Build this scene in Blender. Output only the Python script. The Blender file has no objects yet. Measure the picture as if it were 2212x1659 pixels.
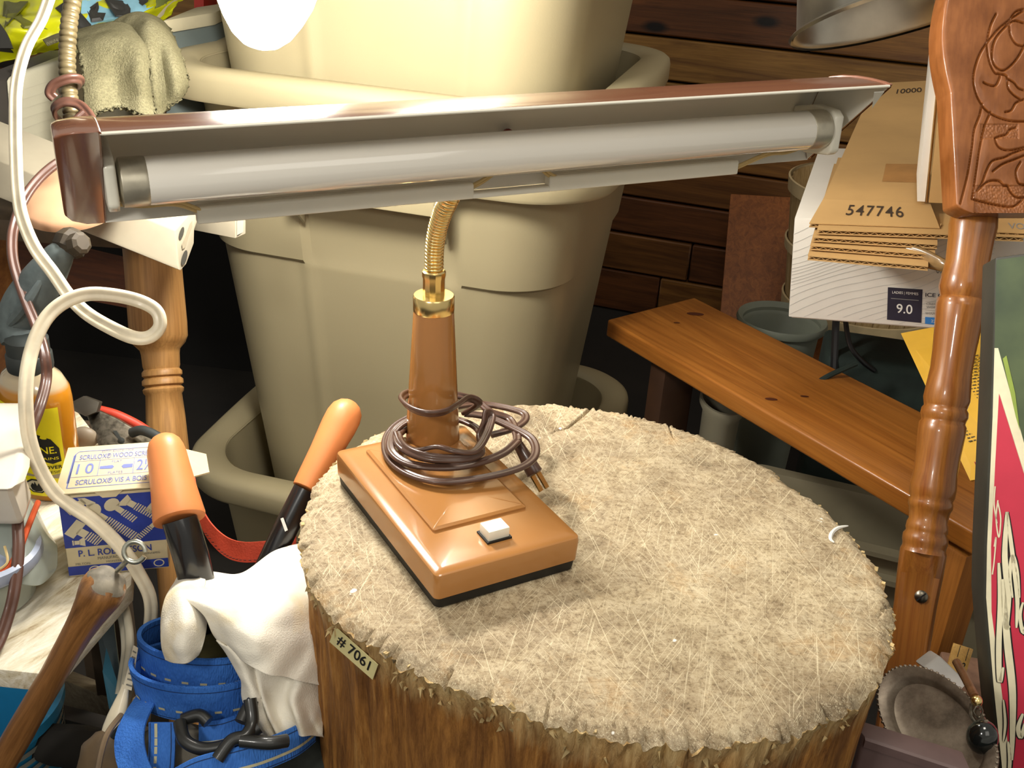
import bpy, bmesh, math, random
from mathutils import Vector, Matrix, noise
rnd = random.Random(7)
C = bpy.context.scene.collection
V = Vector

# ---------------------------------------------------------------- camera
FPX = 2300.0
PITCH, ROLL = math.radians(26), math.radians(4)
CAM = V((0, 0, .42))
Fw = V((0, math.cos(PITCH), -math.sin(PITCH)))
R0 = V((1, 0, 0)); U0 = R0.cross(Fw)
Rt = R0*math.cos(ROLL) + U0*math.sin(ROLL)
Up = Rt.cross(Fw)
cd = bpy.data.cameras.new('camera'); cam = bpy.data.objects.new('camera', cd); C.objects.link(cam)
cd.sensor_width = 36; cd.lens = FPX/2212*36; cd.clip_start = .02
cam.matrix_world = Matrix((( Rt.x, Up.x, -Fw.x, CAM.x), (Rt.y, Up.y, -Fw.y, CAM.y), (Rt.z, Up.z, -Fw.z, CAM.z), (0, 0, 0, 1)))
bpy.context.scene.camera = cam

# ---------------------------------------------------------------- world, lights, exposure
sc = bpy.context.scene
sc.view_settings.view_transform = 'Standard'; sc.view_settings.look = 'None'
sc.view_settings.gamma = 1; sc.view_settings.use_curve_mapping = False
sc.view_settings.exposure = 0.75
w = bpy.data.worlds.new('world'); sc.world = w; w.use_nodes = True
w.node_tree.nodes['Background'].inputs[0].default_value = (1, .93, .8, 1)
w.node_tree.nodes['Background'].inputs[1].default_value = .24
def light(kind, loc, power, color=(1, .93, .8), size=.1, target=None, sizey=None):
    l = bpy.data.lights.new('lamp_or_fill_light', kind); o = bpy.data.objects.new('lamp_or_fill_light', l); C.objects.link(o)
    o.location = loc; l.energy = power; l.color = color
    if kind == 'AREA':
        l.size = size
        if sizey: l.shape = 'RECTANGLE'; l.size_y = sizey
    else: l.shadow_soft_size = size
    if target is not None: o.rotation_euler = (V(target)-V(loc)).to_track_quat('-Z', 'Y').to_euler()
    return o
light('AREA', (.12, .45, 1.25), 3.2, (1, .94, .82), size=.35, target=(.1, .8, 0))       # ceiling lamp of the workshop above the stump
light('AREA', (-.42, -.12, .62), 1.8, (1, .96, .88), size=.10, target=(.05, .75, .1))   # work lamp left of the camera
light('AREA', (.5, -.5, 1.1), 1.8, (1, .95, .85), size=.8, target=(.3, 1.1, 0))           # unseen fill light added behind the camera to brighten the whole scene
light('POINT', (-.085, 1.04, .47), 2.2, (1, .95, .84), size=.035)                       # bare bulb hanging just above the frame in front of the cans

# ---------------------------------------------------------------- helpers
def ray(px, py): return Fw + Rt*((px-1106)/FPX) - Up*((py-829.5)/FPX)
def P(px, py, d): return CAM + ray(px, py)*d            # point seen at a pixel, d metres deep
def G(px, py, z):                                       # point seen at a pixel on the level z
    r = ray(px, py); return CAM + r*((z-CAM.z)/r.z)
def Yp(px, py, y):                                      # point seen at a pixel on the upright plane y
    r = ray(px, py); return CAM + r*(y/r.y)
def lerp(a, b, t): return a + (b-a)*t
def frame(o, x, y=None, z=None):
    x = V(x).normalized()
    if z is None: z = x.cross(V(y)).normalized(); y = z.cross(x)
    else: z = (V(z) - x*V(z).dot(x)).normalized(); y = z.cross(x)
    return Matrix(((x.x, y.x, z.x, o[0]), (x.y, y.y, z.y, o[1]), (x.z, y.z, z.z, o[2]), (0, 0, 0, 1)))
def axisframe(a, b):
    z = (V(b)-V(a)).normalized(); x = z.cross(V((.3, 1, .1))).normalized(); y = z.cross(x)
    return Matrix(((x.x, y.x, z.x, a[0]), (x.y, y.y, z.y, a[1]), (x.z, y.z, z.z, a[2]), (0, 0, 0, 1)))
def T(v): return Matrix.Translation(V(v))
def Rz(a): return Matrix.Rotation(a, 4, 'Z')
def crv(pts, n=8, closed=False):                        # Catmull-Rom through points
    pts = [V(p) for p in pts]; out = []; N = len(pts)
    rng = range(N if closed else N-1)
    for i in rng:
        if closed: a, b, c, d = pts[(i-1) % N], pts[i], pts[(i+1) % N], pts[(i+2) % N]
        else: a, b, c, d = pts[max(i-1, 0)], pts[i], pts[i+1], pts[min(i+2, N-1)]
        for k in range(n):
            t = k/n
            out.append(.5*((2*b) + (c-a)*t + (2*a-5*b+4*c-d)*t*t + (3*b-3*c+d-a)*t**3))
    if not closed: out.append(pts[-1])
    return out
def nz(p, s=1.0, o=0): return noise.noise(V((p[0]*s+o, p[1]*s-o, p[2]*s+o*.7)))

class MB:
    def __init__(s): s.v = []; s.f = []
    def add(s, vs, fs, M=None):
        b = len(s.v); s.v += [(M @ V(p)) if M is not None else V(p) for p in vs]; s.f += [tuple(i+b for i in f) for f in fs]; return s
    def box(s, M, x, y, z, c=True):
        o = (0, 0, 0) if c else (x/2, y/2, z/2)
        vs = [(o[0]+i*x/2, o[1]+j*y/2, o[2]+k*z/2) for i in (-1, 1) for j in (-1, 1) for k in (-1, 1)]
        return s.add(vs, [(0, 1, 3, 2), (4, 6, 7, 5), (0, 4, 5, 1), (2, 3, 7, 6), (0, 2, 6, 4), (1, 5, 7, 3)], M)
    def prism(s, poly, M, h):
        n = len(poly); vs = [(p[0], p[1], 0) for p in poly] + [(p[0], p[1], h) for p in poly]
        return s.add(vs, [tuple(reversed(range(n))), tuple(range(n, 2*n))] + [(i, (i+1) % n, n+(i+1) % n, n+i) for i in range(n)], M)
    def slab(s, pts, off):                              # polygon of world points thickened by the vector off
        n = len(pts); vs = [V(p) for p in pts] + [V(p)+V(off) for p in pts]
        return s.add(vs, [tuple(reversed(range(n))), tuple(range(n, 2*n))] + [(i, (i+1) % n, n+(i+1) % n, n+i) for i in range(n)])
    def lathe(s, prof, M, seg=32, sx=1, sy=1, cap=True, rf=None):
        vs = []; m = len(prof)
        for (r, z) in prof:
            for k in range(seg):
                a = 2*math.pi*k/seg; q = r*(rf(a, z) if rf else 1); vs.append((q*math.cos(a)*sx, q*math.sin(a)*sy, z))
        fs = [(i*seg+k, i*seg+(k+1) % seg, (i+1)*seg+(k+1) % seg, (i+1)*seg+k) for i in range(m-1) for k in range(seg)]
        if cap: fs += [tuple(reversed(range(seg))), tuple(range((m-1)*seg, m*seg))]
        return s.add(vs, fs, M)
    def tube(s, pts, r, seg=8, closed=False, twin=False, up=None, cap=True):
        pts = [V(p) for p in pts]; N = len(pts)
        if twin:
            sec = [(math.cos(a)*1.0+o, math.sin(a)) for o, rg in ((1, range(-4, 5)), (-1, range(5, 14)) ) for a in [math.pi/5.2*k if o == 1 else math.pi/5.2*(k-.0) for k in ([-4, -3, -2, -1, 0, 1, 2, 3, 4] if o == 1 else [1.2, 2.2, 3.2, 4.2, 5.2, 6.2, 7.2, 8.2, 9.2])]]
        else: sec = [(math.cos(2*math.pi*k/seg), math.sin(2*math.pi*k/seg)) for k in range(seg)]
        n = len(sec); nrm = None; vs = []
        for i, p in enumerate(pts):
            t = (pts[(i+1) % N]-pts[i-1]) if closed else (pts[min(i+1, N-1)]-pts[max(i-1, 0)])
            if t.length < 1e-9: t = V((0, 0, 1))
            t.normalize()
            if nrm is None:
                nrm = V(up) if up is not None else V((.31, .2, .93))
            nrm = nrm - t*nrm.dot(t)
            if nrm.length < 1e-6: nrm = t.orthogonal()
            nrm.normalize(); bn = t.cross(nrm)
            rr = r(i/(N-1 if N > 1 else 1)) if callable(r) else (r[i] if isinstance(r, (list, tuple)) else r)
            for a, b in sec: vs.append(p + bn*(a*rr) + nrm*(b*rr))
        m = N if closed else N-1
        fs = [(i*n+k, i*n+(k+1) % n, ((i+1) % N)*n+(k+1) % n, ((i+1) % N)*n+k) for i in range(m) for k in range(n)]
        if not closed and cap: fs += [tuple(reversed(range(n))), tuple(range((N-1)*n, N*n))]
        return s.add(vs, fs)
    def ribbon(s, pts, wv, th, closed=False):           # flat webbing along pts; wv(i) or vector gives the full width vector
        pts = [V(p) for p in pts]; N = len(pts); vs = []
        for i, p in enumerate(pts):
            t = (pts[(i+1) % N]-pts[i-1]) if closed else (pts[min(i+1, N-1)]-pts[max(i-1, 0)])
            wd = V(wv(i/(N-1)) if callable(wv) else wv); n = t.normalized().cross(wd.normalized()).normalized()*th/2
            vs += [p-wd/2-n, p+wd/2-n, p+wd/2+n, p-wd/2+n]
        m = N if closed else N-1
        fs = [(i*4+k, i*4+(k+1) % 4, ((i+1) % N)*4+(k+1) % 4, ((i+1) % N)*4+k) for i in range(m) for k in range(4)]
        if not closed: fs += [(3, 2, 1, 0), tuple(range((N-1)*4, N*4))]
        return s.add(vs, fs)
    def grid(s, nu, nv, f, wrap=False):
        vs = [f(i/(nu-1 if not wrap else nu), j/(nv-1)) for j in range(nv) for i in range(nu)]
        fs = [(j*nu+i, j*nu+(i+1) % nu, (j+1)*nu+(i+1) % nu, (j+1)*nu+i) for j in range(nv-1) for i in range(nu if wrap else nu-1)]
        return s.add(vs, fs)
    def ball(s, c, r, M=None, seg=20, sc=(1, 1, 1), df=None):
        c = V(c); rr = seg//2
        def f(u, v):
            a = 2*math.pi*u; b = math.pi*(v*.998+.001); d = V((math.sin(b)*math.cos(a), math.sin(b)*math.sin(a), math.cos(b)))
            q = V((d.x*r*sc[0], d.y*r*sc[1], d.z*r*sc[2]))
            if df: q = q*(1+df(d))
            return ((M @ q) if M is not None else q) + c
        return s.grid(seg, rr+1, f, wrap=True)
    def build(s, name, mat, parent=None, smooth=False, bevel=0, bseg=2, solid=0, subd=0, kind=None, label=None, angle=40):
        L = WLOC.get(parent.name, V((0, 0, 0))) if parent is not None else V((0, 0, 0))
        if parent is None: L = sum((p for p in s.v), V((0, 0, 0)))/len(s.v); L = V((L.x, L.y, min(p.z for p in s.v)))
        me = bpy.data.meshes.new(name); me.from_pydata([p-L for p in s.v], [], s.f); me.validate()
        if bevel:
            bm = bmesh.new(); bm.from_mesh(me); bmesh.ops.recalc_face_normals(bm, faces=bm.faces)
            ed = [e for e in bm.edges if len(e.link_faces) == 2 and e.calc_face_angle(0) > math.radians(30)]
            bmesh.ops.bevel(bm, geom=ed, offset=bevel, segments=bseg, affect='EDGES', profile=.6); bm.to_mesh(me); bm.free()
        else:
            bm = bmesh.new(); bm.from_mesh(me); bmesh.ops.recalc_face_normals(bm, faces=bm.faces); bm.to_mesh(me); bm.free()
        if smooth or bevel:
            me.polygons.foreach_set('use_smooth', [True]*len(me.polygons))
            me.set_sharp_from_angle(angle=math.radians(angle))
        me.materials.append(mat)
        o = bpy.data.objects.new(name, me); C.objects.link(o)
        if parent is not None: o.parent = parent
        else: o.location = L
        WLOC[o.name] = L
        if solid: m = o.modifiers.new('solid', 'SOLIDIFY'); m.thickness = solid; m.offset = 0
        if subd: m = o.modifiers.new('subd', 'SUBSURF'); m.levels = m.render_levels = subd
        if kind: o['kind'] = kind
        if label: o['label'] = label
        return o
WLOC = {}
def thing(name, label, cat, loc, group=None):
    o = bpy.data.objects.new(name, None); C.objects.link(o); o.location = loc; o.empty_display_size = .02
    WLOC[o.name] = V(loc); o['label'] = label; o['category'] = cat
    if group: o['group'] = group
    return o
def tag(o, label, cat, group=None):
    o['label'] = label; o['category'] = cat
    if group: o['group'] = group
    return o
def struct(o): o['kind'] = 'structure'; return o

# ---------------------------------------------------------------- materials
def base(name, rough=.5, metal=0, spec=.5, coat=0, trans=0):
    m = bpy.data.materials.new(name); m.use_nodes = True; b = m.node_tree.nodes['Principled BSDF']
    b.inputs['Roughness'].default_value = rough; b.inputs['Metallic'].default_value = metal
    b.inputs['Specular IOR Level'].default_value = spec; b.inputs['Coat Weight'].default_value = coat
    b.inputs['Coat Roughness'].default_value = .08; b.inputs['Transmission Weight'].default_value = trans
    return m, b, m.node_tree
def srgb(h):
    h = h.lstrip('#'); c = [int(h[i:i+2], 16)/255 for i in (0, 2, 4)]
    return tuple(x/12.92 if x <= .04045 else ((x+.055)/1.055)**2.4 for x in c) + (1,)
def node(nt, t, **kw):
    n = nt.nodes.new(t)
    for k, v in kw.items(): setattr(n, k, v)
    return n
def mix(nt, fac, a, b, mode='MIX'):
    n = node(nt, 'ShaderNodeMix', data_type='RGBA', blend_type=mode)
    for i, x in ((0, fac), (6, a), (7, b)):
        if isinstance(x, (float, int, tuple)): n.inputs[i].default_value = x
        else: nt.links.new(x, n.inputs[i])
    return n.outputs[2]
def ramp(nt, x, stops):
    r = node(nt, 'ShaderNodeValToRGB'); nt.links.new(x, r.inputs[0]); e = r.color_ramp.elements
    while len(e) < len(stops): e.new(.5)
    for k, (p, c) in enumerate(stops): e[k].position = p; e[k].color = c if isinstance(c, tuple) else (c, c, c, 1)
    return r.outputs[0]
def coords(nt): return node(nt, 'ShaderNodeTexCoord').outputs['Object']
def noi(nt, co, scale, detail=4, rough=.55, dist=0):
    n = node(nt, 'ShaderNodeTexNoise'); nt.links.new(co, n.inputs['Vector'])
    n.inputs['Scale'].default_value = scale; n.inputs['Detail'].default_value = detail; n.inputs['Roughness'].default_value = rough
    n.inputs['Distortion'].default_value = dist; return n.outputs['Fac']
def axco(nt, co, ax, s_along, s_cross):                 # coordinates stretched along an axis
    ax = V(ax).normalized(); b = ax.orthogonal().normalized(); c = ax.cross(b)
    cb = node(nt, 'ShaderNodeCombineXYZ')
    for i, (a, s) in enumerate(((ax, s_along), (b, s_cross), (c, s_cross))):
        d = node(nt, 'ShaderNodeVectorMath', operation='DOT_PRODUCT'); nt.links.new(co, d.inputs[0]); d.inputs[1].default_value = a*s
        nt.links.new(d.outputs['Value'], cb.inputs[i])
    return cb.outputs[0]
def bump(nt, b, h, strength=.3, dist=.001):
    n = node(nt, 'ShaderNodeBump'); n.inputs['Strength'].default_value = strength; n.inputs['Distance'].default_value = dist
    nt.links.new(h, n.inputs['Height']); nt.links.new(n.outputs[0], b.inputs['Normal'])
def plain(name, col, rough=.5, metal=0, spec=.5, coat=0, var=.12, vs=25, bmp=0, bs=300, trans=0, col2=None, dist=.0006):
    m, b, nt = base(name, rough, metal, spec, coat, trans); co = coords(nt)
    a = srgb(col); d = srgb(col2) if col2 else tuple(x*(1-var*2.2) for x in a[:3])+(1,)
    nt.links.new(ramp(nt, noi(nt, co, vs), [(.3, d), (.62, a)]), b.inputs['Base Color'])
    if bmp: bump(nt, b, noi(nt, co, bs, 3), bmp, dist)
    return m
def wood(name, c1, c2, ax, rough=.4, coat=0, sc=1, knots=False, bmp=.15, ring=1.0, spec=.5, dark=None):
    m, b, nt = base(name, rough, 0, spec, coat); co = coords(nt)
    g = noi(nt, axco(nt, co, ax, 4*sc, 60*sc), 1, 6, .65, 1.2)
    g2 = noi(nt, axco(nt, co, ax, 10*sc, 500*sc), 1, 3, .7)
    col = ramp(nt, g, [(.3, srgb(c2)), (.65, srgb(c1))])
    col = mix(nt, .35*ring, col, ramp(nt, g2, [(.35, (.42, .40, .34, 1)), (.6, (1, 1, 1, 1))]), 'MULTIPLY')
    big = noi(nt, axco(nt, co, ax, 2*sc, 12*sc), 1, 3)
    col = mix(nt, .5, col, ramp(nt, big, [(.3, (.55, .5, .45, 1)), (.6, (1, 1, 1, 1))]), 'MULTIPLY')
    if knots:
        v = node(nt, 'ShaderNodeTexVoronoi'); nt.links.new(axco(nt, co, ax, 4, 9), v.inputs['Vector']); v.inputs['Scale'].default_value = 1
        col = mix(nt, 1.0, col, ramp(nt, v.outputs['Distance'], [(.07, srgb(dark or '3a1606')), (.14, (1, 1, 1, 1))]), 'MULTIPLY')
    nt.links.new(col, b.inputs['Base Color'])
    if bmp: bump(nt, b, g2, bmp, .0008)
    return m
def emis(name, col, s):
    m, b, nt = base(name, .4); b.inputs['Base Color'].default_value = (1, 1, 1, 1)
    b.inputs['Emission Color'].default_value = srgb(col); b.inputs['Emission Strength'].default_value = s; return m

# ---------------------------------------------------------------- printing on surfaces
def quad(a, b, c, d):                                   # a lower-left, b lower-right, c upper-right, d upper-left
    n = (b-a).cross(d-a).normalized()
    def f(u, v, h=0): return (a*(1-u)+b*u)*(1-v) + (d*(1-u)+c*u)*v + n*h
    return f
def letters(txt, f, box, mat, parent, name='lettering', h=.0003, bold=0, spacing=1, rot=0, keep=False):
    cu = bpy.data.curves.new('t', 'FONT'); cu.body = txt; cu.size = 1; cu.offset = bold; cu.space_character = spacing
    o = bpy.data.objects.new('t', cu); C.objects.link(o); dg = bpy.context.evaluated_depsgraph_get()
    me = bpy.data.meshes.new_from_object(o.evaluated_get(dg)); bpy.data.objects.remove(o)
    xs = [v.co.x for v in me.vertices]; ys = [v.co.y for v in me.vertices]; x0, x1, y0, y1 = min(xs), max(xs), min(ys), max(ys)
    u0, v0, u1, v1 = box; L = WLOC[parent.name]
    for v in me.vertices:
        a = (v.co.x-x0)/(x1-x0); b = (v.co.y-y0)/(y1-y0)
        if rot == 180: a, b = 1-a, 1-b
        v.co = f(u0+(u1-u0)*a, v0+(v1-v0)*b, h) - L
    me.materials.clear(); me.materials.append(mat)
    ob = bpy.data.objects.new(name, me); C.objects.link(ob); ob.parent = parent; return ob
def patches(polys, f, mat, parent, name='print', h=.0002, sub=1):
    mb = MB()
    for p in polys:
        n = len(p); mb.add([f(u, v, h) for u, v in p], [tuple(range(n))])
    return mb.build(name, mat, parent)
def rect(u0, v0, u1, v1): return [(u0, v0), (u1, v0), (u1, v1), (u0, v1)]
def strokes(lines, f, wd, mat, parent, name='print', h=.0003, asp=1.0):   # ink lines of width wd in uv units
    mb = MB()
    for ln in lines:
        n = len(ln); L = []; Rr = []
        for i, (u, v) in enumerate(ln):
            a = ln[max(i-1, 0)]; b = ln[min(i+1, n-1)]; dx, dy = b[0]-a[0], (b[1]-a[1])*asp; q = math.hypot(dx, dy) or 1
            nx, ny = -dy/q*wd/2, dx/q*wd/2/asp; L.append(f(u+nx, v+ny, h)); Rr.append(f(u-nx, v-ny, h))
        mb.add(L+Rr, [(i, i+1, n+i+1, n+i) for i in range(n-1)])
    return mb.build(name, mat, parent)
# ================================================================ STRUCTURE
FLOOR = -.5
M_floor = plain('floor_concrete', '1e1914', .9, var=.3, vs=6, bmp=.3, bs=60)
fl = MB().box(T((.1, 1.0, FLOOR-.02)), 4.4, 4.4, .04).build('floor', M_floor); struct(fl)
YAW = math.radians(17)
wdir = V((math.cos(YAW), -math.sin(YAW), 0)); wn = V((-math.sin(YAW), -math.cos(YAW), 0))     # along the wall, and its face towards us
W0 = P(1560, 300, 2.25); W0.z = 0
M_wallback = plain('wall_backing', '1c120b', .9)
wb = MB().box(frame(W0 - wn*.06 + V((0, 0, .25)), wdir, z=(0, 0, 1)), 5.4, .04, 1.5).build('wall_back', M_wallback); struct(wb)
planks_m = [wood('wall_plank_%d' % i, c1, c2, wdir, .55, sc=.8, knots=True, dark='2a1206', bmp=.2)
            for i, (c1, c2) in enumerate((('9a6a30', '633c16'), ('855626', '543010'), ('a67a3c', '714b20'), ('774621', '4a280e')))]
z = -.48; k = 0
edges = [-.5, -.40, -.31, -.225, -.142, -.05, .03, .118, .205, .30, .40, .5, .6, .7, .8, .9, .99]
for i in range(len(edges)-1):
    a, b = edges[i], edges[i+1]
    x = -2.4 + rnd.random()*.6
    while x < 2.5:
        L = .62 + rnd.random()*.9; L = min(L, 2.6-x)
        if L < .1: break
        mb = MB().box(frame(W0 + wdir*(x+L/2) + wn*(-.01 + rnd.uniform(-.002, .004)) + V((0, 0, (a+b)/2)), wdir, z=(0, 0, 1)), L-.003, .03, (b-a)-.005)
        p = mb.build('plank', planks_m[rnd.choice([0, 0, 1, 2, 3])], wb, bevel=.003, bseg=1)
        x += L
# dark nail heads and side wall behind the left clutter
M_dark = plain('dark_board', '20150d', .8)

# ================================================================ CHOPPING BLOCK
outl = [(800, 936), (950, 895), (1070, 872), (1160, 867), (1280, 875), (1400, 898), (1500, 930), (1600, 975), (1700, 1035), (1800, 1110), (1860, 1175), (1915, 1260), (1938, 1345), (1930, 1400), (1895, 1475),
        (1820, 1535), (1700, 1585), (1500, 1605), (1350, 1590), (1200, 1555), (1050, 1500), (900, 1440), (780, 1370), (700, 1300), (655, 1225), (648, 1180), (652, 1120), (670, 1060), (710, 1000), (755, 965)]
og = [G(x, y, 0) for x, y in outl]
cx = sum(p.x for p in og)/len(og); cy = sum(p.y for p in og)/len(og)
cx, cy = .078, .69
pol = sorted([(math.atan2(p.y-cy, p.x-cx) % (2*math.pi), math.hypot(p.x-cx, p.y-cy)) for p in og])
def outr(a):
    a %= 2*math.pi; n = len(pol)
    for i in range(n):
        a0, r0 = pol[i]; a1, r1 = pol[(i+1) % n]
        if i == n-1: a1 += 2*math.pi
        aa = a if a >= pol[0][0] else a+2*math.pi
        if a0 <= aa <= a1:
            t = (aa-a0)/(a1-a0); t = t*t*(3-2*t)*.5+t*.5; return r0+(r1-r0)*t
    return pol[0][1]
def seg_dist(p, pts):
    best = 9; bt = 0; n = len(pts)-1
    for i in range(n):
        a, b = pts[i], pts[i+1]; ab = b-a; t = max(0, min(1, (p-a).dot(ab)/ab.length_squared)); d = (p-a-ab*t).length
        if d < best: best = d; bt = (i+t)/n
    return best, bt
def g2(l): return [V((G(x, y, 0).x, G(x, y, 0).y)) for x, y in l]
cracks = [(g2([(1278, 878), (1255, 900), (1225, 925), (1200, 930), (1185, 940), (1150, 948)]), .0018), (g2([(1443, 905), (1447, 925), (1455, 948)]), .0016), (g2([(1648, 985), (1650, 1003)]), .0022),
          (g2([(1935, 1285), (1905, 1320), (1888, 1344)]), .0014), (g2([(1180, 1558), (1190, 1520), (1205, 1490)]), .0016), (g2([(1395, 1600), (1400, 1560)]), .0018), (g2([(1500, 1608), (1490, 1580)]), .0016),
          (g2([(960, 1465), (985, 1440)]), .0016), (g2([(850, 1410), (880, 1390)]), .0016), (g2([(1700, 1588), (1680, 1560)]), .0016), (g2([(1590, 1605), (1580, 1570)]), .0014)]
NA, NR = 900, 80
jag = []
for k in range(NA):
    a = 2*math.pi*k/NA; ca, sa = math.cos(a), math.sin(a)
    j = .0018*noise.noise(V((ca*9, sa*9, 1))) + .0012*noise.noise(V((ca*34, sa*34, 4)))
    t = noise.noise(V((ca*60, sa*60, 9)))
    if t > .18: j -= (t-.18)*.009*(1 if sa > -.2 else 1.2)
    jag.append(j)
def rim(a): return outr(a)+jag[int(round(a/(2*math.pi)*NA)) % NA]
verts = []; radii = [0]+[((i+1)/NR)**.62 for i in range(NR)]
RB = []
for i in range(1, NR+1):
    for k in range(NA):
        a = 2*math.pi*k/NA; R = rim(a); q = radii[i]; r = R*q; x, y = cx+r*math.cos(a), cy+r*math.sin(a)
        e = R-r; zz = .0009*noise.noise(V((x*22, y*22, 0))) + .0004*noise.noise(V((x*90, y*90, 2)))
        if e < .012: zz -= .005*(1-e/.012)**2.2*(1 + .9*noise.noise(V((math.cos(a)*40, math.sin(a)*40, e*90))))
        p = V((x, y))
        if e < .07:
            for pts, wdt in cracks:
                if abs(p.x-pts[0].x) < .06 and abs(p.y-pts[0].y) < .06:
                    d, t = seg_dist(p, pts); ww = wdt*(1-t*.8)
                    if d < ww: zz -= .006*(1-t*.7)*(1-d/ww)
        verts.append(V((x, y, zz)))
top_last = verts[-NA:]
verts.append(V((cx, cy, 0))); ci = len(verts)-1
faces = [(j*NA+k, j*NA+(k+1) % NA, (j+1)*NA+(k+1) % NA, (j+1)*NA+k) for j in range(NR-1) for k in range(NA)] + [(ci, k, (k+1) % NA) for k in range(NA)]
M_top, b, nt = base('chopped_wood', .75, spec=.3); co = coords(nt)
colr = ramp(nt, noi(nt, co, 7, 7, .72, .8), [(.32, srgb('7f7361')), (.47, srgb('ae9f86')), (.64, srgb('d0c2a6'))])
colr = mix(nt, .75, colr, ramp(nt, noi(nt, co, 45, 7, .8), [(.32, srgb('8f7a5a')), (.47, (.80, .74, .64, 1)), (.60, (1, .98, .93, 1))]), 'MULTIPLY')
colr = mix(nt, .6, colr, ramp(nt, noi(nt, co, 260, 4, .8), [(.36, srgb('7a6444')), (.5, (.9, .86, .8, 1)), (.6, (1, 1, 1, 1))]), 'MULTIPLY')
colr = mix(nt, ramp(nt, noi(nt, co, 16, 5, .7), [(.56, 0.0), (.70, .55)]), colr, srgb('b98f58'))
for i, (ax, s1, s2, lo) in enumerate((((1, .5, 0), 12, 1500, .66), ((.2, 1, 0), 9, 1300, .665), ((-.7, 1, 0), 16, 1700, .66), ((1, -.15, 0), 10, 1400, .66), ((.6, 1, 0), 18, 1600, .66), ((-.25, 1, 0), 8, 1200, .67), ((1, .15, 0), 5, 700, .69))):
    s = noi(nt, axco(nt, co, ax, s1, s2), 1, 1, .4, .2); f = ramp(nt, s, [(lo-.03, 0.0), (lo+.09, .45)])
    colr = mix(nt, f, colr, srgb('efe2c0' if i % 3 else '7a6546'), 'MIX')
spk = ramp(nt, noi(nt, co, 75, 2, .5), [(.765, 0.0), (.785, 1.0)])
colr = mix(nt, spk, colr, srgb('f2efe6'))
nt.links.new(colr, b.inputs['Base Color']); bump(nt, b, noi(nt, co, 180, 5, .7), .5, .0012)
block = thing('chopping_block', 'big round tree stump chopping block with a scarred top, carrying the brown desk lamp', 'stump', (cx, cy, FLOOR))
MB().add(verts, faces).build('cut_top', M_top, block, smooth=True, angle=60)
# side of the stump
M_side, b, nt = base('stump_side', .7, spec=.3); co = coords(nt)
g = noi(nt, axco(nt, co, (0, 0, 1), 5, 38), 1, 7, .7, 1.0)
colr = ramp(nt, g, [(.25, srgb('4a3018')), (.42, srgb('80552b')), (.56, srgb('a87439')), (.72, srgb('cb9a58'))])
g3 = noi(nt, axco(nt, co, (0, 0, 1), 28, 240), 1, 4, .7)
colr = mix(nt, .6, colr, ramp(nt, g3, [(.35, (.35, .28, .2, 1)), (.6, (1, 1, 1, 1))]), 'MULTIPLY')
sep = node(nt, 'ShaderNodeSeparateXYZ'); nt.links.new(co, sep.inputs[0])
ma = node(nt, 'ShaderNodeMath', operation='MULTIPLY_ADD'); nt.links.new(noi(nt, axco(nt, co, (0, 0, 1), 8, 60), 1, 4, .7), ma.inputs[0]); ma.inputs[1].default_value = .07; nt.links.new(sep.outputs[2], ma.inputs[2])
fray = ramp(nt, ma.outputs[0], [(.500, 0.0), (.535, 1.0)])
colr = mix(nt, fray, colr, mix(nt, .5, srgb('cfae74'), ramp(nt, g3, [(.35, srgb('7d5a2e')), (.6, srgb('e6cc98'))])))
nt.links.new(colr, b.inputs['Base Color']); bump(nt, b, g3, .7, .003)
NZ = 90; vs = []
for j in range(NZ+1):
    t = j/NZ; zz = -(t**1.6)*.5
    for k in range(NA):
        a = 2*math.pi*k/NA; ca, sa = math.cos(a), math.sin(a); p0 = top_last[k]
        if j == 0: vs.append(p0.copy()); continue
        R = math.hypot(p0.x-cx, p0.y-cy); dz = -zz
        base_r = outr(a) - .006 + .004*noise.noise(V((ca*3, sa*3, zz*3)))
        g = noise.noise(V((ca*26, sa*26, zz*6)))*.004 + noise.noise(V((ca*80, sa*80, zz*14)))*.0016
        fr = math.exp(-dz/.02); r = lerp(base_r+g, R, fr) + .003*noise.noise(V((ca*55, sa*55, zz*45)))*math.exp(-dz/.035)
        r -= .03*dz*(1 if ca < 0 else .2)
        vs.append(V((cx+r*ca, cy+r*sa, p0.z*fr + zz)))
faces = [(j*NA+k, (j+1)*NA+k, (j+1)*NA+(k+1) % NA, j*NA+(k+1) % NA) for j in range(NZ) for k in range(NA)]
side = MB().add(vs, faces).build('side_wall', M_side, block, smooth=True, angle=60)
# frayed splinters around the front rim
M_spl = plain('splinter_wood', 'd9bd86', .8, var=.3, vs=60)
mb = MB()
for i in range(260):
    a = rnd.uniform(math.pi*.86, math.pi*2.03); k = int(a/(2*math.pi)*NA) % NA; p = top_last[k]; ca, sa = math.cos(a), math.sin(a)
    L = rnd.uniform(.002, .0075); dz = rnd.uniform(0, .022)**1.0; o = V((p.x, p.y, 0)) - V((ca, sa, 0))*(.001+dz*.12) + V((0, 0, -dz-.002))
    dr = (V((0, 0, -1))*rnd.uniform(.3, 1) + V((-sa, ca, 0))*rnd.uniform(-.8, .8) + V((ca, sa, 0))*rnd.uniform(-.1, .25)).normalized()
    sd = dr.cross(V((ca, sa, 0))).normalized()*rnd.uniform(.0004, .0016); n = V((ca, sa, 0))*.0006
    mb.add([o-sd-n*3, o+sd-n*3, o+sd+n, o-sd+n, o+dr*L], [(0, 1, 2, 3), (0, 4, 1), (1, 4, 2), (2, 4, 3), (3, 4, 0)])
mb.build('splinters', M_spl, block, kind='stuff')
M_pm = plain('white_paint', 'f1efe8', .5)
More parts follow.
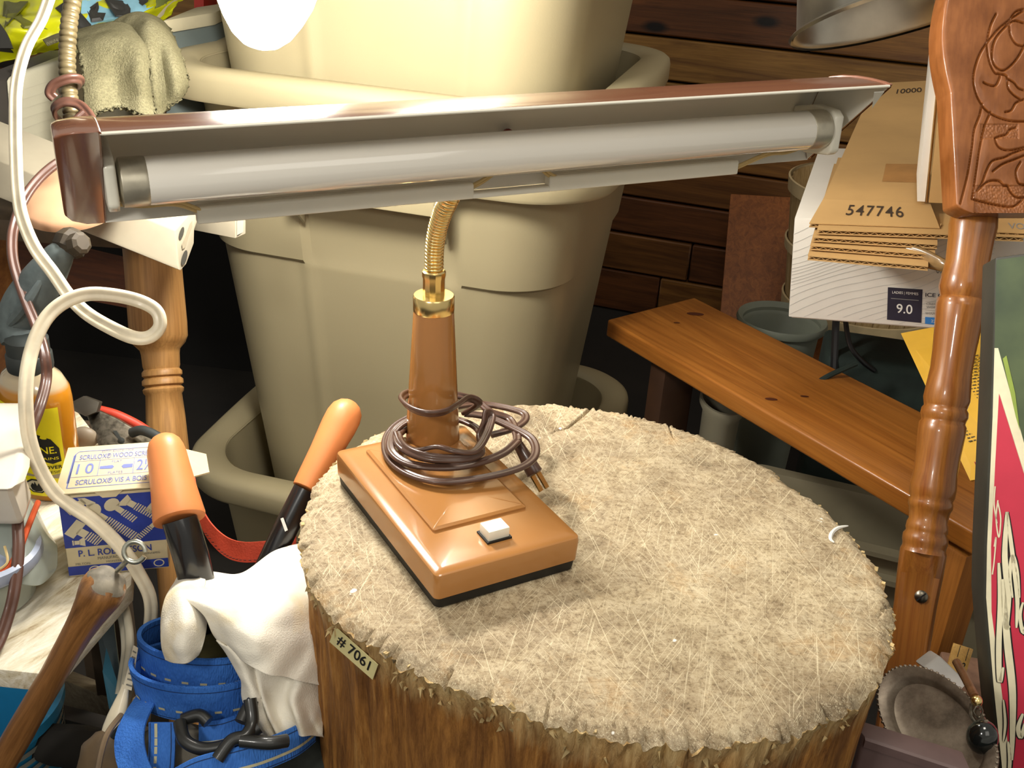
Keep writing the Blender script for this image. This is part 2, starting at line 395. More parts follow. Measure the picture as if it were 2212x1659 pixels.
MB().tube(crv([G(1832, 1136, .0012), G(1812, 1140, .0012), G(1798, 1150, .0012), G(1794, 1164, .0012), G(1802, 1172, .0012)], 6), [.0004+.0012*math.sin(math.pi*i/24) for i in range(25)], 6).build('paint_drip', M_pm, block, smooth=True)
# masking tape tag with the hand-written number
M_tape = plain('masking_tape', 'e3d79b', .7, var=.1); M_ink = plain('black_ink', '17140f', .6)
def side_pt(px, py, out=.0022):
    lo, hi = .3, 1.2
    r = ray(px, py)
    for _ in range(60):
        d = (lo+hi)/2; q = CAM+r*d; a = math.atan2(q.y-cy, q.x-cx)
        zz = q.z; R = outr(a)-.004 - .03*max(0, -zz)*(1 if math.cos(a) < 0 else .2)+out
        if math.hypot(q.x-cx, q.y-cy) > R: lo = d
        else: hi = d
    return CAM+r*lo
ta, tb, tc, td = (724, 1356), (816, 1438), (806, 1466), (713, 1384)
def tapef(u, v, h=0):
    x = (td[0]*(1-u)+tc[0]*u)*(1-v)+(ta[0]*(1-u)+tb[0]*u)*v; y = (td[1]*(1-u)+tc[1]*u)*(1-v)+(ta[1]*(1-u)+tb[1]*u)*v
    return side_pt(x, y, .0035+h)
mb = MB(); mb.grid(9, 4, lambda u, v: tapef(u, -.08+1.16*v)); tp = mb.build('tape_tag', M_tape, block, solid=.0004)
letters('# 7061', tapef, (.12, .12, .86, .88), M_ink, tp, h=.0006, bold=.012)

# ================================================================ DESK LAMP
M_br = plain('brown_enamel', 'ad7740', .22, coat=.5, var=.03, vs=8)
M_brs = plain('shade_brown_enamel', '84523a', .25, coat=.5, var=.04, vs=8)
M_wh = plain('white_reflector_enamel', 'dcd8cc', .35, coat=.15, var=.03, vs=10)
M_cond = plain('white_wire_channel', 'eeeadb', .3, coat=.2, var=.02)
M_brass = plain('polished_brass', 'f7dc98', .24, 1, var=.04)
M_blk = plain('black_rubber', '15130f', .6); M_cord = plain('brown_cord_plastic', '5a4034', .33, coat=.2, var=.1, vs=40)
M_glass = plain('frosted_tube', 'efeadf', .12, coat=.8, var=.02, vs=4)
M_cap = plain('tube_cap_metal', 'cfc8b4', .35, .65, var=.15, vs=60); M_wire = plain('cream_wire', 'd8bd83', .45)
M_switch = plain('white_switch_plastic', 'f6f2df', .35)
ZT = .0215
c1 = V((-.0381, .5308)); c2 = V((.0525, .5858)); sd2 = (c2-c1); Wb = sd2.length; ex = sd2.normalized(); ey = V((-ex.y, ex.x)); Lb = .169
lamp = thing('desk_lamp', 'brown fluorescent desk lamp with brass gooseneck and long tube shade on the stump', 'lamp', (*(c1+sd2*.5+ey*Lb*.5), 0))
LM = Matrix(((ex.x, ey.x, 0, c1.x), (ex.y, ey.y, 0, c1.y), (0, 0, 1, 0), (0, 0, 0, 1)))     # local: x across, y to the back
def rr(x0, y0, x1, y1, r, n=4):
    out = []
    for (qx, qy, a0) in ((x1-r, y0+r, -90), (x1-r, y1-r, 0), (x0+r, y1-r, 90), (x0+r, y0+r, 180)):
        for i in range(n+1): a = math.radians(a0+90*i/n); out.append((qx+r*math.cos(a), qy+r*math.sin(a)))
    return out
def loft(mb, rings, M, capb=True, capt=True):
    n = len(rings[0][0]); vs = [V((p[0], p[1], z)) for ring, z in rings for p in ring]
    fs = [(i*n+k, i*n+(k+1) % n, (i+1)*n+(k+1) % n, (i+1)*n+k) for i in range(len(rings)-1) for k in range(n)]
    if capb: fs.append(tuple(reversed(range(n))))
    if capt: fs.append(tuple(range((len(rings)-1)*n, len(rings)*n)))
    return mb.add(vs, fs, M)
mb = MB(); loft(mb, [(rr(.002, .002, Wb-.002, Lb-.002, .004), .0008), (rr(.001, .001, Wb-.001, Lb-.001, .004), .0095)], LM); mb.build('base_pad', M_blk, lamp, smooth=True)
mb = MB(); loft(mb, [(rr(.0005, .0005, Wb-.0005, Lb-.0005, .004), .0085), (rr(0, 0, Wb, Lb, .004), .0235), (rr(.0005, .0005, Wb-.0005, Lb-.0005, .004), .0258), (rr(.0016, .0016, Wb-.0016, Lb-.0016, .0035), .0267), (rr(.008, .008, Wb-.008, Lb-.008, .002), .0271), (rr(.03, .03, Wb-.03, Lb-.03, .002), .0274)], LM)
mb.build('base_housing', M_br, lamp, smooth=True, angle=35)
px0, py0, px1, py1 = .019, .043, Wb-.017, Lb-.012
mb = MB(); loft(mb, [(rr(px0, py0, px1, py1, .0015), .0272), (rr(px0, py0, px1, py1, .0015), .0290), (rr(px0+.002, py0+.002, px1-.002, py1-.002, .001), .0302), (rr(px0+.02, py0+.02, px1-.02, py1-.02, .001), .0306)], LM, capb=False)
mb.build('raised_plate', M_br, lamp, smooth=True, angle=25)
sp = G(1068, 1152, .029); sl = LM.inverted() @ sp
mb = MB().box(T((sp.x, sp.y, .0318)) @ Rz(math.atan2(ex.y, ex.x)), .0155, .0125, .0075); mb.build('rocker_switch', M_switch, lamp, bevel=.0008)
mb = MB().box(T((sp.x, sp.y, .0278)) @ Rz(math.atan2(ex.y, ex.x)), .018, .015, .0016); mb.build('switch_frame', M_blk, lamp)
pc = G(936, 950, .027); POLE = V((pc.x, pc.y, 0))
ztop = Yp(937, 655, pc.y).z
PT_ = Yp(937, 655, pc.y); PAX = (PT_-POLE).normalized(); PFr = axisframe(POLE, PT_)
mb = MB().lathe([(.0203, .0285), (.0200, .034), (.0193, .048), (.0145, ztop-.006), (.0140, ztop-.0045)], PFr, 40); mb.build('pole', M_br, lamp, smooth=True)
mb = MB().lathe([(.0141, ztop-.0062), (.0147, ztop-.005), (.0147, ztop+.0055), (.0140, ztop+.0065), (.0085, ztop+.0068)], PFr, 40); mb.build('brass_collar', M_brass, lamp, smooth=True, angle=50)
mb = MB().lathe([(.0078, ztop+.006), (.0078, ztop+.019), (.0084, ztop+.0205), (.0084, ztop+.024), (.0072, ztop+.025)], PFr, 12); mb.build('brass_nut', M_brass, lamp, smooth=True, angle=25)
# tube axis from the picture and its measured depths
TA = P(255, 395, .545); TB = P(1775, 278, .71); tx = (TB-TA).normalized(); TL = (TB-TA).length
ww = V((0, 0, 1)).cross(tx).normalized(); uu = tx.cross(ww)
if ww.y < 0: ww = -ww
def TP(s, w_, u_): return TA + tx*s + ww*w_ + uu*u_
# gooseneck path
n0 = POLE + PAX*(ztop+.02); neck = [n0, Yp(938.5, 540, pc.y-.001), Yp(944, 500, pc.y-.004), Yp(956, 460, pc.y-.010), Yp(973, 425, pc.y-.018), TP(TL*.5, .062, -.008), TP(TL*.5, .040, -.006)]
npts = crv(neck, 30); 
acc = [0]
for i in range(1, len(npts)): acc.append(acc[-1]+(npts[i]-npts[i-1]).length)
NN = 900; fine = []; 
for k in range(NN):
    s = acc[-1]*k/(NN-1); i = max(j for j in range(len(acc)) if acc[j] <= s+1e-9); i = min(i, len(acc)-2); t = (s-acc[i])/max(acc[i+1]-acc[i], 1e-9); fine.append(npts[i].lerp(npts[i+1], t))
pitch = .0026
def rn(i):
    s = acc[-1]*i/(NN-1); ph = (s/pitch) % 1; return .0054 + .0014*math.sqrt(max(0, 1-(2*ph-1)**2))
mb = MB().tube(fine, [rn(i) for i in range(NN)], 16); mb.build('gooseneck', M_brass, lamp, smooth=True)
# shade: curved trough swept along the tube
secO = [(-.0365, .0345), (-.030, .0350), (-.018, .0348), (-.004, .0338), (.010, .0315), (.022, .0285), (.031, .0180), (.0365, .004), (.0375, -.010), (.0355, -.022), (.0315, -.0305)]
def off(sec, d):
    out = []
    for i, (a, b) in enumerate(sec):
        p, q = sec[max(i-1, 0)], sec[min(i+1, len(sec)-1)]; dx, dy = q[0]-p[0], q[1]-p[1]; L = math.hypot(dx, dy); out.append((a+dy/L*-d*-1, b-dx/L*d*-1*-1))
    return out
secI = off(secO, -.0010)
if sum(abs(b) for a, b in secI) > sum(abs(b) for a, b in secO): secI = off(secO, .0010)
s0, s1 = -.0075, TL+.018
def trough(sec_a, sec_b, sa, sb, name, m, par, n=2):
    mb = MB(); na = len(sec_a); vs = []
    for k in range(n+1):
        s = lerp(sa, sb, k/n); vs += [TP(s, a, b) for a, b in sec_a] + [TP(s, a, b) for a, b in reversed(sec_b)]
    m2 = na*2
    fs = [(i*m2+k, i*m2+(k+1) % m2, (i+1)*m2+(k+1) % m2, (i+1)*m2+k) for i in range(n) for k in range(m2)] + [tuple(reversed(range(m2))), tuple(range(n*m2, (n+1)*m2))]
    mb.add(vs, fs); return mb.build(name, m, par, smooth=True, angle=35)
secM = [((a+c)/2, (b+d)/2) for (a, b), (c, d) in zip(secO, secI)]
shade = trough(secO, secM, s0, s1, 'lamp_shade', M_brs, lamp)
trough(secM, secI, s0+.0002, s1-.0002, 'reflector_lining', M_wh, shade)
mb = MB().tube([TP(s0+.001, -.0365, .0342), TP(s1-.001, -.0365, .0342)], .0009, 8); mb.build('rolled_lip', M_cond, shade, smooth=True)
# end caps: rounded boxes closing the trough
def endcap(sa, sb, name, bulge):
    ring = [(a*1.03, b*1.03) for a, b in secO]
    rings = []
    for k, s in enumerate([sa, lerp(sa, sb, .5), lerp(sa, sb, .85), sb]):
        q = ([1, .99, .93, .84] if sb < sa else [1, 1, .985, .93])[k]; cxx = sum(a for a, b in ring)/len(ring); cyy = sum(b for a, b in ring)/len(ring)
        rings.append([TP(s, cxx+(a-cxx)*q, cyy+(b-cyy)*q) for a, b in ring])
    n = len(ring); mb = MB(); vs = [p for r in rings for p in r]
    fs = [(i*n+k, i*n+(k+1) % n, (i+1)*n+(k+1) % n, (i+1)*n+k) for i in range(3) for k in range(n)] + [tuple(reversed(range(n))), tuple(range(3*n, 4*n))]
    mb.add(vs, fs); return mb.build(name, M_brs, lamp, bevel=.0016, bseg=3, angle=50)
endcap(s0+.001, s0-.0200, 'end_cap', 1)
endcap(s1-.001, s1+.003, 'end_cap', 1)
mb = MB(); ins = [TP(s1-.0016, a*.97, b*.97) for a, b in secI]; mb.slab(ins, tx*.0006); mb.build('end_lining', M_wh, shade)
# lip strip: right white tab
mb = MB().slab([TP(s1-.010, -.0340, .0300), TP(s1-.002, -.0340, .0300), TP(s1-.002, -.026, .018), TP(s1-.006, -.030, .024)], uu*.0006); mb.build('white_tab', M_wh, shade)
RT = .0127
tubeo = MB().lathe([(RT*.97, .0135), (RT, .0145), (RT, TL-.0145), (RT*.97, TL-.0135)], axisframe(TA, TB), 48).build('fluorescent_tube', M_glass, lamp, smooth=True)
for s in (0, TL-.0145):
    mb = MB().lathe([(RT*.8, 0), (RT*1.0, .0012), (RT*1.015, .002), (RT*1.015, .0125), (RT*1.0, .014), (RT*.98, .0146)], axisframe(TP(s, 0, 0), TP(s+1, 0, 0)), 40); mb.build('metal_cap', M_cap, tubeo, smooth=True)
M_sock = plain('white_socket_plastic', 'e8e4d4', .3, coat=.3)
for s, dr in ((-.001, -1), (TL+.001, 1)):
    fr = frame(TP(s, 0, 0), ww, z=tx*dr)
    poly = [(.016*math.cos(a), .016*math.sin(a)) for a in [math.radians(q) for q in range(-90, 271, 24)]]
    mb = MB().prism([(-.011, -.013), (-.008, -.016), (.014, -.020), (.034, -.020), (.034, .008), (.012, .0135), (-.006, .0135), (-.011, .010)] if dr > 0 else [(-.013, -.012), (-.008, -.016), (.012, -.018), (.034, -.016), (.034, .013), (.008, .013), (-.008, .013), (-.013, .009)], fr, .0075 if dr > 0 else .0058)
    mb.build('tube_socket', M_sock, lamp, bevel=.002, bseg=3)
# wire channel along the lower lip
cw0, cu0 = .0225, -.0330
def chan(sa, sb, cut=0, dx=0):
    fr = frame(TP(sa, cw0+dx, cu0), tx, z=uu)
    sec = [(0, .0), (.0, .0085-cut), (.0012, .0098-cut), (.0065, .0098-cut), (.0075, .0085-cut), (.0075, 0)]
    mb = MB(); vs = [TP(s, cw0+dx+q[0]*1.0-.0015, cu0+q[1]) for s in (sa, sb) for q in sec]; n = len(sec)
    mb.add(vs, [(k, (k+1) % n, n+(k+1) % n, n+k) for k in range(n)] + [tuple(reversed(range(n))), tuple(range(n, 2*n))]); return mb
ch = chan(.040, .205).build('wire_channel', M_cond, lamp, bevel=.0011, bseg=3)
chan(.256, .398).build('wire_channel', M_cond, lamp, bevel=.0011, bseg=3)
chan(.204, .257, .0062).build('wire_channel', M_cond, lamp, bevel=.001, bseg=2)
for pts in ([(-.002, .014, -.0135), (.012, .016, -.0165), (.03, .018, -.018), (.046, .0235, -.0275)], [(.202, .0245, -.0265), (.212, .022, -.021), (.224, .020, -.012), (.235, .022, -.006)], [(.266, .0245, -.026), (.256, .022, -.021), (.246, .021, -.012)],
            [(TL+.001, .014, -.0135), (TL-.012, .016, -.0175), (TL-.026, .018, -.0185), (TL-.046, .0235, -.0275)]):
    for o in (0, .0022):
        MB().tube(crv([TP(s, a+o*.5, b-o) for s, a, b in pts], 6), .0010, 8).build('wire', M_wire, lamp, smooth=True)
MB().lathe([(.004, 0), (.004, .0015), (.0015, .003)], frame(TP(.231, .0325, .002), tx, z=-ww), 14).build('rivet', plain('red_rivet', '8a2f20', .5), lamp, smooth=True)
# brown cord wound round the foot of the pole
def cpath(l, z, n=7): return crv([G(x, y, (z if len(q) == 0 else q[0])+.0045) for x, y, *q in l], n)
zc = .030
loops = [
 [(1060, 940, .026), (1110, 925, .027), (1135, 905, .028), (1120, 888, .029), (1040, 873, .030), (960, 884, .036), (880, 905, .034), (838, 940, .030), (838, 985, .029), (880, 1022, .030), (950, 1040, .031), (1040, 1032, .032), (1120, 1012, .033), (1155, 985, .034), (1150, 950, .035), (1110, 925, .036), (1050, 900, .038), (1003, 893, .040)],
 [(1003, 893, .042), (1034, 872, .055), (1012, 860, .062), (985, 876, .066), (958, 890, .068), (922, 893, .068), (888, 882, .067), (868, 863, .065), (880, 850, .061), (915, 845, .056), (965, 850, .050), (1000, 857, .047), (1030, 866, .042), (1060, 890, .038), (1100, 905, .034), (1115, 935, .034), (1118, 952, .034)],
 [(1118, 952, .034), (1085, 980, .034), (1020, 1003, .034), (950, 1010, .034), (880, 1000, .034), (845, 972, .035), (850, 935, .036), (880, 910, .038), (925, 898, .036), (985, 905, .034), (1030, 925, .034), (1040, 955, .035), (1015, 985, .036), (960, 995, .036), (900, 985, .037), (862, 960, .038), (858, 935, .038)],
 [(858, 935, .039), (870, 960, .038), (900, 972, .041), (945, 965, .046), (985, 975, .046), (1025, 975, .044), (1050, 940, .045), (1062, 900, .047), (1050, 893, .050), (1046, 915, .046), (1035, 945, .040), (1040, 975, .040), (1000, 990, .041), (930, 988, .041), (880, 972, .040), (862, 945, .036), (880, 925, .030)],
]
for l in loops: MB().tube(cpath(l, zc), .00165, twin=True, up=(.2, .1, 1)).build('power_cord', M_cord, lamp, smooth=True)
pl = axisframe(G(1118, 958, .034), G(1155, 1022, .016))
LL = (G(1155, 1022, .016)-G(1118, 958, .034)).length
plug = MB().lathe([(.003, -.002), (.0042, .0), (.0052, LL*.45), (.0062, LL*.62), (.0068, LL), (.005, LL+.001)], pl, 16, sx=1, sy=.7).build('cord_plug', M_cord, lamp, smooth=True, angle=50)
for o in (-.003, .003): MB().box(pl @ T((o, 0, LL+.007)), .0012, .005, .014).build('prong', M_brass, plug)
# ================================================================ NESTED BEIGE CANS
M_can = plain('beige_can_plastic', 'a89c7b', .42, coat=.05, var=.03, vs=3, bmp=.12, bs=500)
M_can2 = plain('grey_beige_plastic', '8a8470', .5, var=.04, vs=3, bmp=.1, bs=500)
CC = P(932, 560, 1.50); PHI = math.radians(-14)
def rsq(a, half, r):                                    # radius of a rounded square in direction a
    c, s = abs(math.cos(a)), abs(math.sin(a)); m = half/max(c, s)
    k = half-r; # corner arc
    x, y = m*c, m*s
    if x > k and y > k:
        B = k*(c+s); D = B*B-(2*k*k-r*r); m = B+math.sqrt(max(D, 0))
    return m
def ang_at(px, z_, R_):                                 # wall angle seen at pixel column px, on the level z_
    lo = G(px, 560, z_)
    return 0
def make_can(label, zr, ztop_band=True, bot=-.3, depth=.62, handle=True, band=True):
    c = thing('garbage_can', label, 'garbage can', (CC.x, CC.y, zr-depth), 'nested garbage cans')
    NSEG = 240; lv = [0, -.004, -.02, -.05, -.08, -.12, -.146, -.151, -.158, -.17, -.2, -.28, -.36, -.45, -.54, -.60, -.615, -.62]
    vs = []
    for z in lv:
        t = -z/.62
        for k in range(NSEG):
            a = 2*math.pi*k/NSEG; half = lerp(.243, .180, t); R = rsq(a, half, .085)
            ag = math.degrees(a) % 90
            # local: upper band stands 5 mm proud except behind the handle
            aw = math.degrees(a)
            hand = 251 < aw < 296 or 71 < aw < 116
            if z > -.149 and not hand and band: R += .006
            if z > -.149 and hand: R -= .002
            if z <= -.149:
                for q in (251, 296, 71, 116):
                    R += .0035*math.exp(-((aw-q)/1.6)**2)
            if z < -.61: R -= .01
            x, y = R*math.cos(a), R*math.sin(a); vs.append(V((x*math.cos(PHI)-y*math.sin(PHI)+CC.x, x*math.sin(PHI)+y*math.cos(PHI)+CC.y, zr+z)))
    inner = []
    for z in reversed(lv[:-1]):
        t = -z/.62
        for k in range(NSEG):
            a = 2*math.pi*k/NSEG; R = rsq(a, lerp(.243, .180, t)-.004, .085)
            x, y = R*math.cos(a), R*math.sin(a); inner.append(V((x*math.cos(PHI)-y*math.sin(PHI)+CC.x, x*math.sin(PHI)+y*math.cos(PHI)+CC.y, zr+z+.004)))
    allv = vs+inner; m = len(allv)//NSEG
    fs = [(j*NSEG+k, j*NSEG+(k+1) % NSEG, (j+1)*NSEG+(k+1) % NSEG, (j+1)*NSEG+k) for j in range(m-1) for k in range(NSEG)]
    fs += [tuple(range((m-1)*NSEG, m*NSEG))[::-1]] if False else []
    fs += [tuple(range(len(vs)-NSEG, len(vs)))]
    MB().add(allv, fs).build('body', M_can, c, smooth=True, angle=35)
    prof = [(-.006, .002), (.0, .008), (.022, .010), (.034, .009), (.040, .005), (.042, -.002), (.042, -.022), (.0395, -.026), (.036, -.022), (.035, -.004), (.0, -.001), (-.006, .002)]
    vs = []
    for o, z in prof:
        for k in range(NSEG):
            a = 2*math.pi*k/NSEG; R = rsq(a, .243, .085)+o
            x, y = R*math.cos(a), R*math.sin(a); vs.append(V((x*math.cos(PHI)-y*math.sin(PHI)+CC.x, x*math.sin(PHI)+y*math.cos(PHI)+CC.y, zr+z)))
    fs = [(j*NSEG+k, j*NSEG+(k+1) % NSEG, (j+1)*NSEG+(k+1) % NSEG, (j+1)*NSEG+k) for j in range(len(prof)-1) for k in range(NSEG)]
    MB().add(vs, fs).build('rim', M_can, c, smooth=True, angle=50)
    # handle bracket hanging below the rim on the near side
    for side in ((-1,) if handle else ()):
        def lp(x, y, z): return V((x*math.cos(PHI)-y*math.sin(PHI)+CC.x, x*math.sin(PHI)+y*math.cos(PHI)+CC.y, zr+z))
        h = MB()
        for sx_ in (-.078, .098):
            h.slab([lp(sx_, -.245, -.004), lp(sx_, -.288, -.004), lp(sx_, -.288, -.055), lp(sx_, -.245, -.095)], (lp(sx_+.005, 0, 0)-lp(sx_, 0, 0)))
        h.slab([lp(-.078, -.245, -.006), lp(.103, -.245, -.006), lp(.103, -.288, -.006), lp(-.078, -.288, -.006)], (0, 0, -.045))
        h.build('handle', M_can, c, bevel=.002)
    return c
RZ = .12
make_can('bottom garbage can of the nested stack, only its wide rim showing by the stump', RZ-.465)
make_can('middle beige garbage can of the nested stack, its body behind the brass gooseneck', RZ)
make_can('garbage can with its rim just behind the lamp shade, between the middle and topmost cans', RZ+.065, handle=False, band=False)
make_can('topmost beige garbage can of the nested stack, behind the glowing bulb', RZ+.35)

# ================================================================ BOARDS LEANING AT THE WALL
M_pan = wood('red_pine_panel', 'a1602c', '74401a', (0, 0, 1), .5, sc=1.2)
a_, b_, c_, d_ = P(1545, 800, 2.0), P(1775, 820, 1.96), P(1790, 430, 2.12), P(1578, 418, 2.15)
pn = MB().slab([a_, b_, c_, d_], (d_-a_).cross(b_-a_).normalized()*.02).build('wood_panel', M_pan, bevel=.003)
tag(pn, 'reddish upright wooden panel standing against the plank wall left of the white shoebox', 'panel')
M_pine = wood('orange_pine', 'b5742f', '8f531b', (V((G(2120, 1155, -.12).x-G(1312, 690, -.12).x, G(2120, 1155, -.12).y-G(1312, 690, -.12).y, 0))), .35, coat=.25, sc=.7, bmp=.1)
ZB = -.12; q0, q1, q2, q3 = G(1312, 690, ZB), G(2122, 1160, ZB), G(2165, 1035, ZB), G(1500, 642, ZB)
shelf = thing('pine_shelf', 'orange stained pine shelf board sloping behind the stump on a short leg', 'shelf', (*(q0.lerp(q1, .5)).xy, FLOOR))
MB().slab([q0, q1, q1+(q3-q0)*1.0, q3], (0, 0, -.024)).build('board', M_pine, shelf, bevel=.0035, bseg=3)
M_knot = plain('dark_knot', '4a1f0a', .5)
for kx, ky, kr in ((1502, 678, .008), (1462, 697, .003), (1666, 862, .005), (1738, 856, .0035)):
    c = G(kx, ky, ZB+.0004); MB().lathe([(kr*.1, .0001), (kr, 0)], T(c), 14, sx=1.5, sy=.7, cap=True).build('knot', M_knot, shelf)
M_pine2 = wood('raw_pine', 'bb7833', '935822', (0, 0, 1), .45)
l0 = G(2050, 1172, ZB-.024); 
dxs = (q1-q0).normalized(); dys = (q3-q0).normalized()
MB().box(frame(G(2075, 1160, ZB-.024)+dys*.02+V((0, 0, -.19)), dxs, z=(0, 0, 1)), .030, .045, .35).build('leg', M_pine2, shelf, bevel=.003)
MB().box(frame(q0+dxs*.09+dys*.05+V((0, 0, -.203)), dxs, z=(0, 0, 1)), .030, .055, .354).build('leg', plain('dark_leg', '3d2412', .6), shelf, bevel=.003)

# ================================================================ SHOEBOX, CARDBOARD
M_box = plain('white_box_board', 'e3ddd2', .5, coat=.05, var=.02)
M_line = plain('pale_contour_ink', 'c3c3c0', .6); M_navy = plain('navy_label', '33303f', .45); M_white = plain('white_ink', 'f3f0e8', .5)
M_grey = plain('grey_ink', '8d8a86', .6); M_blue = plain('blue_label', '3c86d2', .45)
A = P(1703, 688, 1.24); Bq = P(2140, 722, 1.17); Dq = P(1683, 468, 1.19)
bx = (Bq-A).normalized(); bz = (Dq-A); bz = (bz-bx*bz.dot(bx)); hB = .118; bz.normalize(); by = bz.cross(bx)     # by points away from us
if by.y < 0: by = -by
wB = (Bq-A).length*1.0; dB = .30
shoe = thing('shoebox', 'white shoebox with a dark size label, lying under the flattened cardboard', 'box', A)
# fit the height so that the top edge meets the picture
best = min(((abs(((A+bz*h-CAM).dot(Up)/(A+bz*h-CAM).dot(Fw))*-FPX+829.5-470), h) for h in [x*.001 for x in range(80, 180)])); hB = best[1]
SB = frame(A, bx, z=bz)
def SBp(x, y, z): return A+bx*x+by*y+bz*z
def sbbox(x0, x1, y0, y1, z0, z1): 
    mb = MB(); vs = [SBp(x, y, z) for x in (x0, x1) for y in (y0, y1) for z in (z0, z1)]
    return mb.add(vs, [(0, 1, 3, 2), (4, 6, 7, 5), (0, 4, 5, 1), (2, 3, 7, 6), (0, 2, 6, 4), (1, 5, 7, 3)])
sbbox(.003, wB+.06, .003, dB-.003, 0, hB-.004).build('tray', M_box, shoe, bevel=.001)
sbbox(0, wB+.063, 0, dB, .002, hB).build('lid', M_box, shoe, bevel=.0015)
sf = lambda u, v, h=0: SBp(u*wB, -h-.0002, v*hB)
lines = []
for i in range(26):
    off_ = i*.06-.5; pts = []
    for k in range(26):
        u = k/25; v = off_+u*.75+.10*noise.noise(V((u*3.2+i*.07, i*.13, 1)))*1.5
        if .03 < v < .97 and u < .98: pts.append((u, v))
        elif len(pts) > 2: lines.append(pts); pts = []
        else: pts = []
    if len(pts) > 2: lines.append(pts)
strokes(lines, sf, .0016, M_line, shoe, asp=hB/wB)
def uvp(px, py):                                        # picture point on the front face -> face coordinates
    r = ray(px, py); n = by; t = (A-CAM).dot(n)/r.dot(n); q = CAM+r*t-A; return (q.dot(bx)/wB, q.dot(bz)/hB)
lab = [uvp(1918, 620), uvp(1993, 625), uvp(1990, 697), uvp(1916, 690)]
lb = patches([lab], sf, M_navy, shoe, 'size_label', .0004)
lf = quad(*[sf(*p, .0004) for p in (lab[3], lab[2], lab[1], lab[0])])
letters('LADIES | FEMMES', lf, (.13, .80, .88, .90), M_white, shoe, h=.0003)
patches([rect(.1, .66, .9, .68)], lf, M_grey, shoe, h=.0003)
letters('9.0', lf, (.27, .24, .73, .52), M_white, shoe, h=.0003, bold=.008)
lab2 = [uvp(1995, 700), uvp(2060, 706), uvp(2062, 628), uvp(1996, 625)]
l2 = quad(*[sf(*p, .0003) for p in lab2])
letters('ICE QUEEN', l2, (.05, .78, 1.25, .91), M_navy, shoe, h=.0002, bold=.01)
patches([rect(.05, .66+.0, 1, .665), rect(.05, .42, 1, .425)], l2, M_grey, shoe, h=.0002)
letters('CREME / ICE', l2, (.08, .57, .8, .63), M_grey, shoe, h=.0002); letters('WOMEN SHOE', l2, (.08, .48, .95, .54), M_grey, shoe, h=.0002)
letters('SHAPE', l2, (.06, .30, .42, .36), M_grey, shoe, h=.0002)
patches([rect(.05, .02, .95, .22)], l2, M_blue, shoe, 'blue_label', .0003); letters('2258-02', l2, (.25, .08, .75, .16), M_white, shoe, h=.0006)
u9 = uvp(2022, 590); u8 = uvp(2075, 575); letters('67.11 T', sf, (u9[0], u9[1], u8[0], u8[1]+.01), M_grey, shoe, h=.0003)
M_card = plain('corrugated_cardboard', 'bd965f', .75, var=.06, vs=12, bmp=.15, bs=250)
M_cardE = plain('cardboard_edge', '8a5a30', .8, var=.2, vs=90)
def sheet(name, pts, th, label, fluted=0, group='flattened cardboard cartons on the shoebox'):
    n = (pts[1]-pts[0]).cross(pts[-1]-pts[0]).normalized()
    if n.z < 0: n = -n
    t = thing(name, label, 'cardboard', pts[0], group)
    MB().slab(pts, -n*.0009).build('liner', M_card, t)
    MB().slab([p-n*(th-.0009) for p in pts], -n*.0009).build('liner', M_card, t)
    a, b = pts[0], pts[1]; L = (b-a).length; k = int(L/.0042); inn = (pts[-1]-a).normalized()
    wv = [a+(b-a)*(i/k)+inn*.0008-n*(.0012 if i % 2 else th-.0012) for i in range(k+1)]
    mb = MB(); dp = inn*.012
    vs = []
    for p in wv: vs += [p, p+dp, p+dp-n*.0005, p-n*.0005]
    mb.add(vs, [(i*4+q, i*4+(q+1) % 4, (i+1)*4+(q+1) % 4, (i+1)*4+q) for i in range(k) for q in range(4)]); mb.build('fluting', M_card, t)
    MB().slab([a+inn*.010-n*.001, b+(pts[2]-b).normalized()*.010-n*.001, b+(pts[2]-b).normalized()*.012-n*.001, a+inn*.012-n*.001], -n*(th-.002)).build('core', M_cardE, t)
    return t, n
def on(px, py, h):                                      # picture point on the plane of the shoebox top raised by h
    r = ray(px, py); P0 = A+bz*(hB+h); t = (P0-CAM).dot(bz)/r.dot(bz); return CAM+r*t
layers = [(1745, 552, 2005, 575, .001, 'lowest sheet of the flattened cardboard pile on the shoebox'), (1750, 530, 2020, 550, .0075, 'flattened cardboard sheet directly above the lowest one, bulging at the taped tear'),
          (1755, 512, 2025, 528, .014, 'middle flattened cardboard sheet of the pile, third from the bottom'), (1765, 496, 2212, 512, .0205, 'wide flattened cardboard sheet running right behind the turned post')]
for i, (xa, ya, xb, yb, h, lbl) in enumerate(layers):
    a = on(xa, ya, h+.005); b = on(xb, yb, h+.005); inn = by*.27
    sheet('cardboard_sheet', [a, b, b+inn, a+inn], .0048, lbl)
ht = .030; fa, fb = on(1748, 482, ht-.003), on(2030, 492, ht-.003); ca, cb = on(1778, 430, ht+.004), on(2010, 440, ht+.004); ba, bb = on(1918, 170, ht+.006), on(1995, 172, ht+.006)
bb = on(1995, 172, ht+.006); ba = on(1905, 180, ht+.006)
top, nn = sheet('cardboard_carton', [fa, fb, cb, ca], .0048, 'top flattened carton of the pile, stamped 547746 on its flap')
MB().slab([ca, cb, bb+bx*.03, ba-bx*.01], -nn*.0045).build('panel', M_card, top)
f5 = quad(fa, fb, cb, ca); M_stamp = plain('stamp_ink', '3a2a1c', .7)
letters('547746', f5, (.26, .36, .74, .80), M_stamp, top, h=.0004, bold=.006, spacing=1.15)
f6 = quad(ca, cb, bb, ba); letters('00001', f6, (.42, .86, .95, .91), M_stamp, top, h=.0004, bold=.01, rot=180)
patches([rect(.52, .12, .95, .24)], f6, plain('worn_tape', 'b5834a', .5), top, 'tape_strip', .0003)
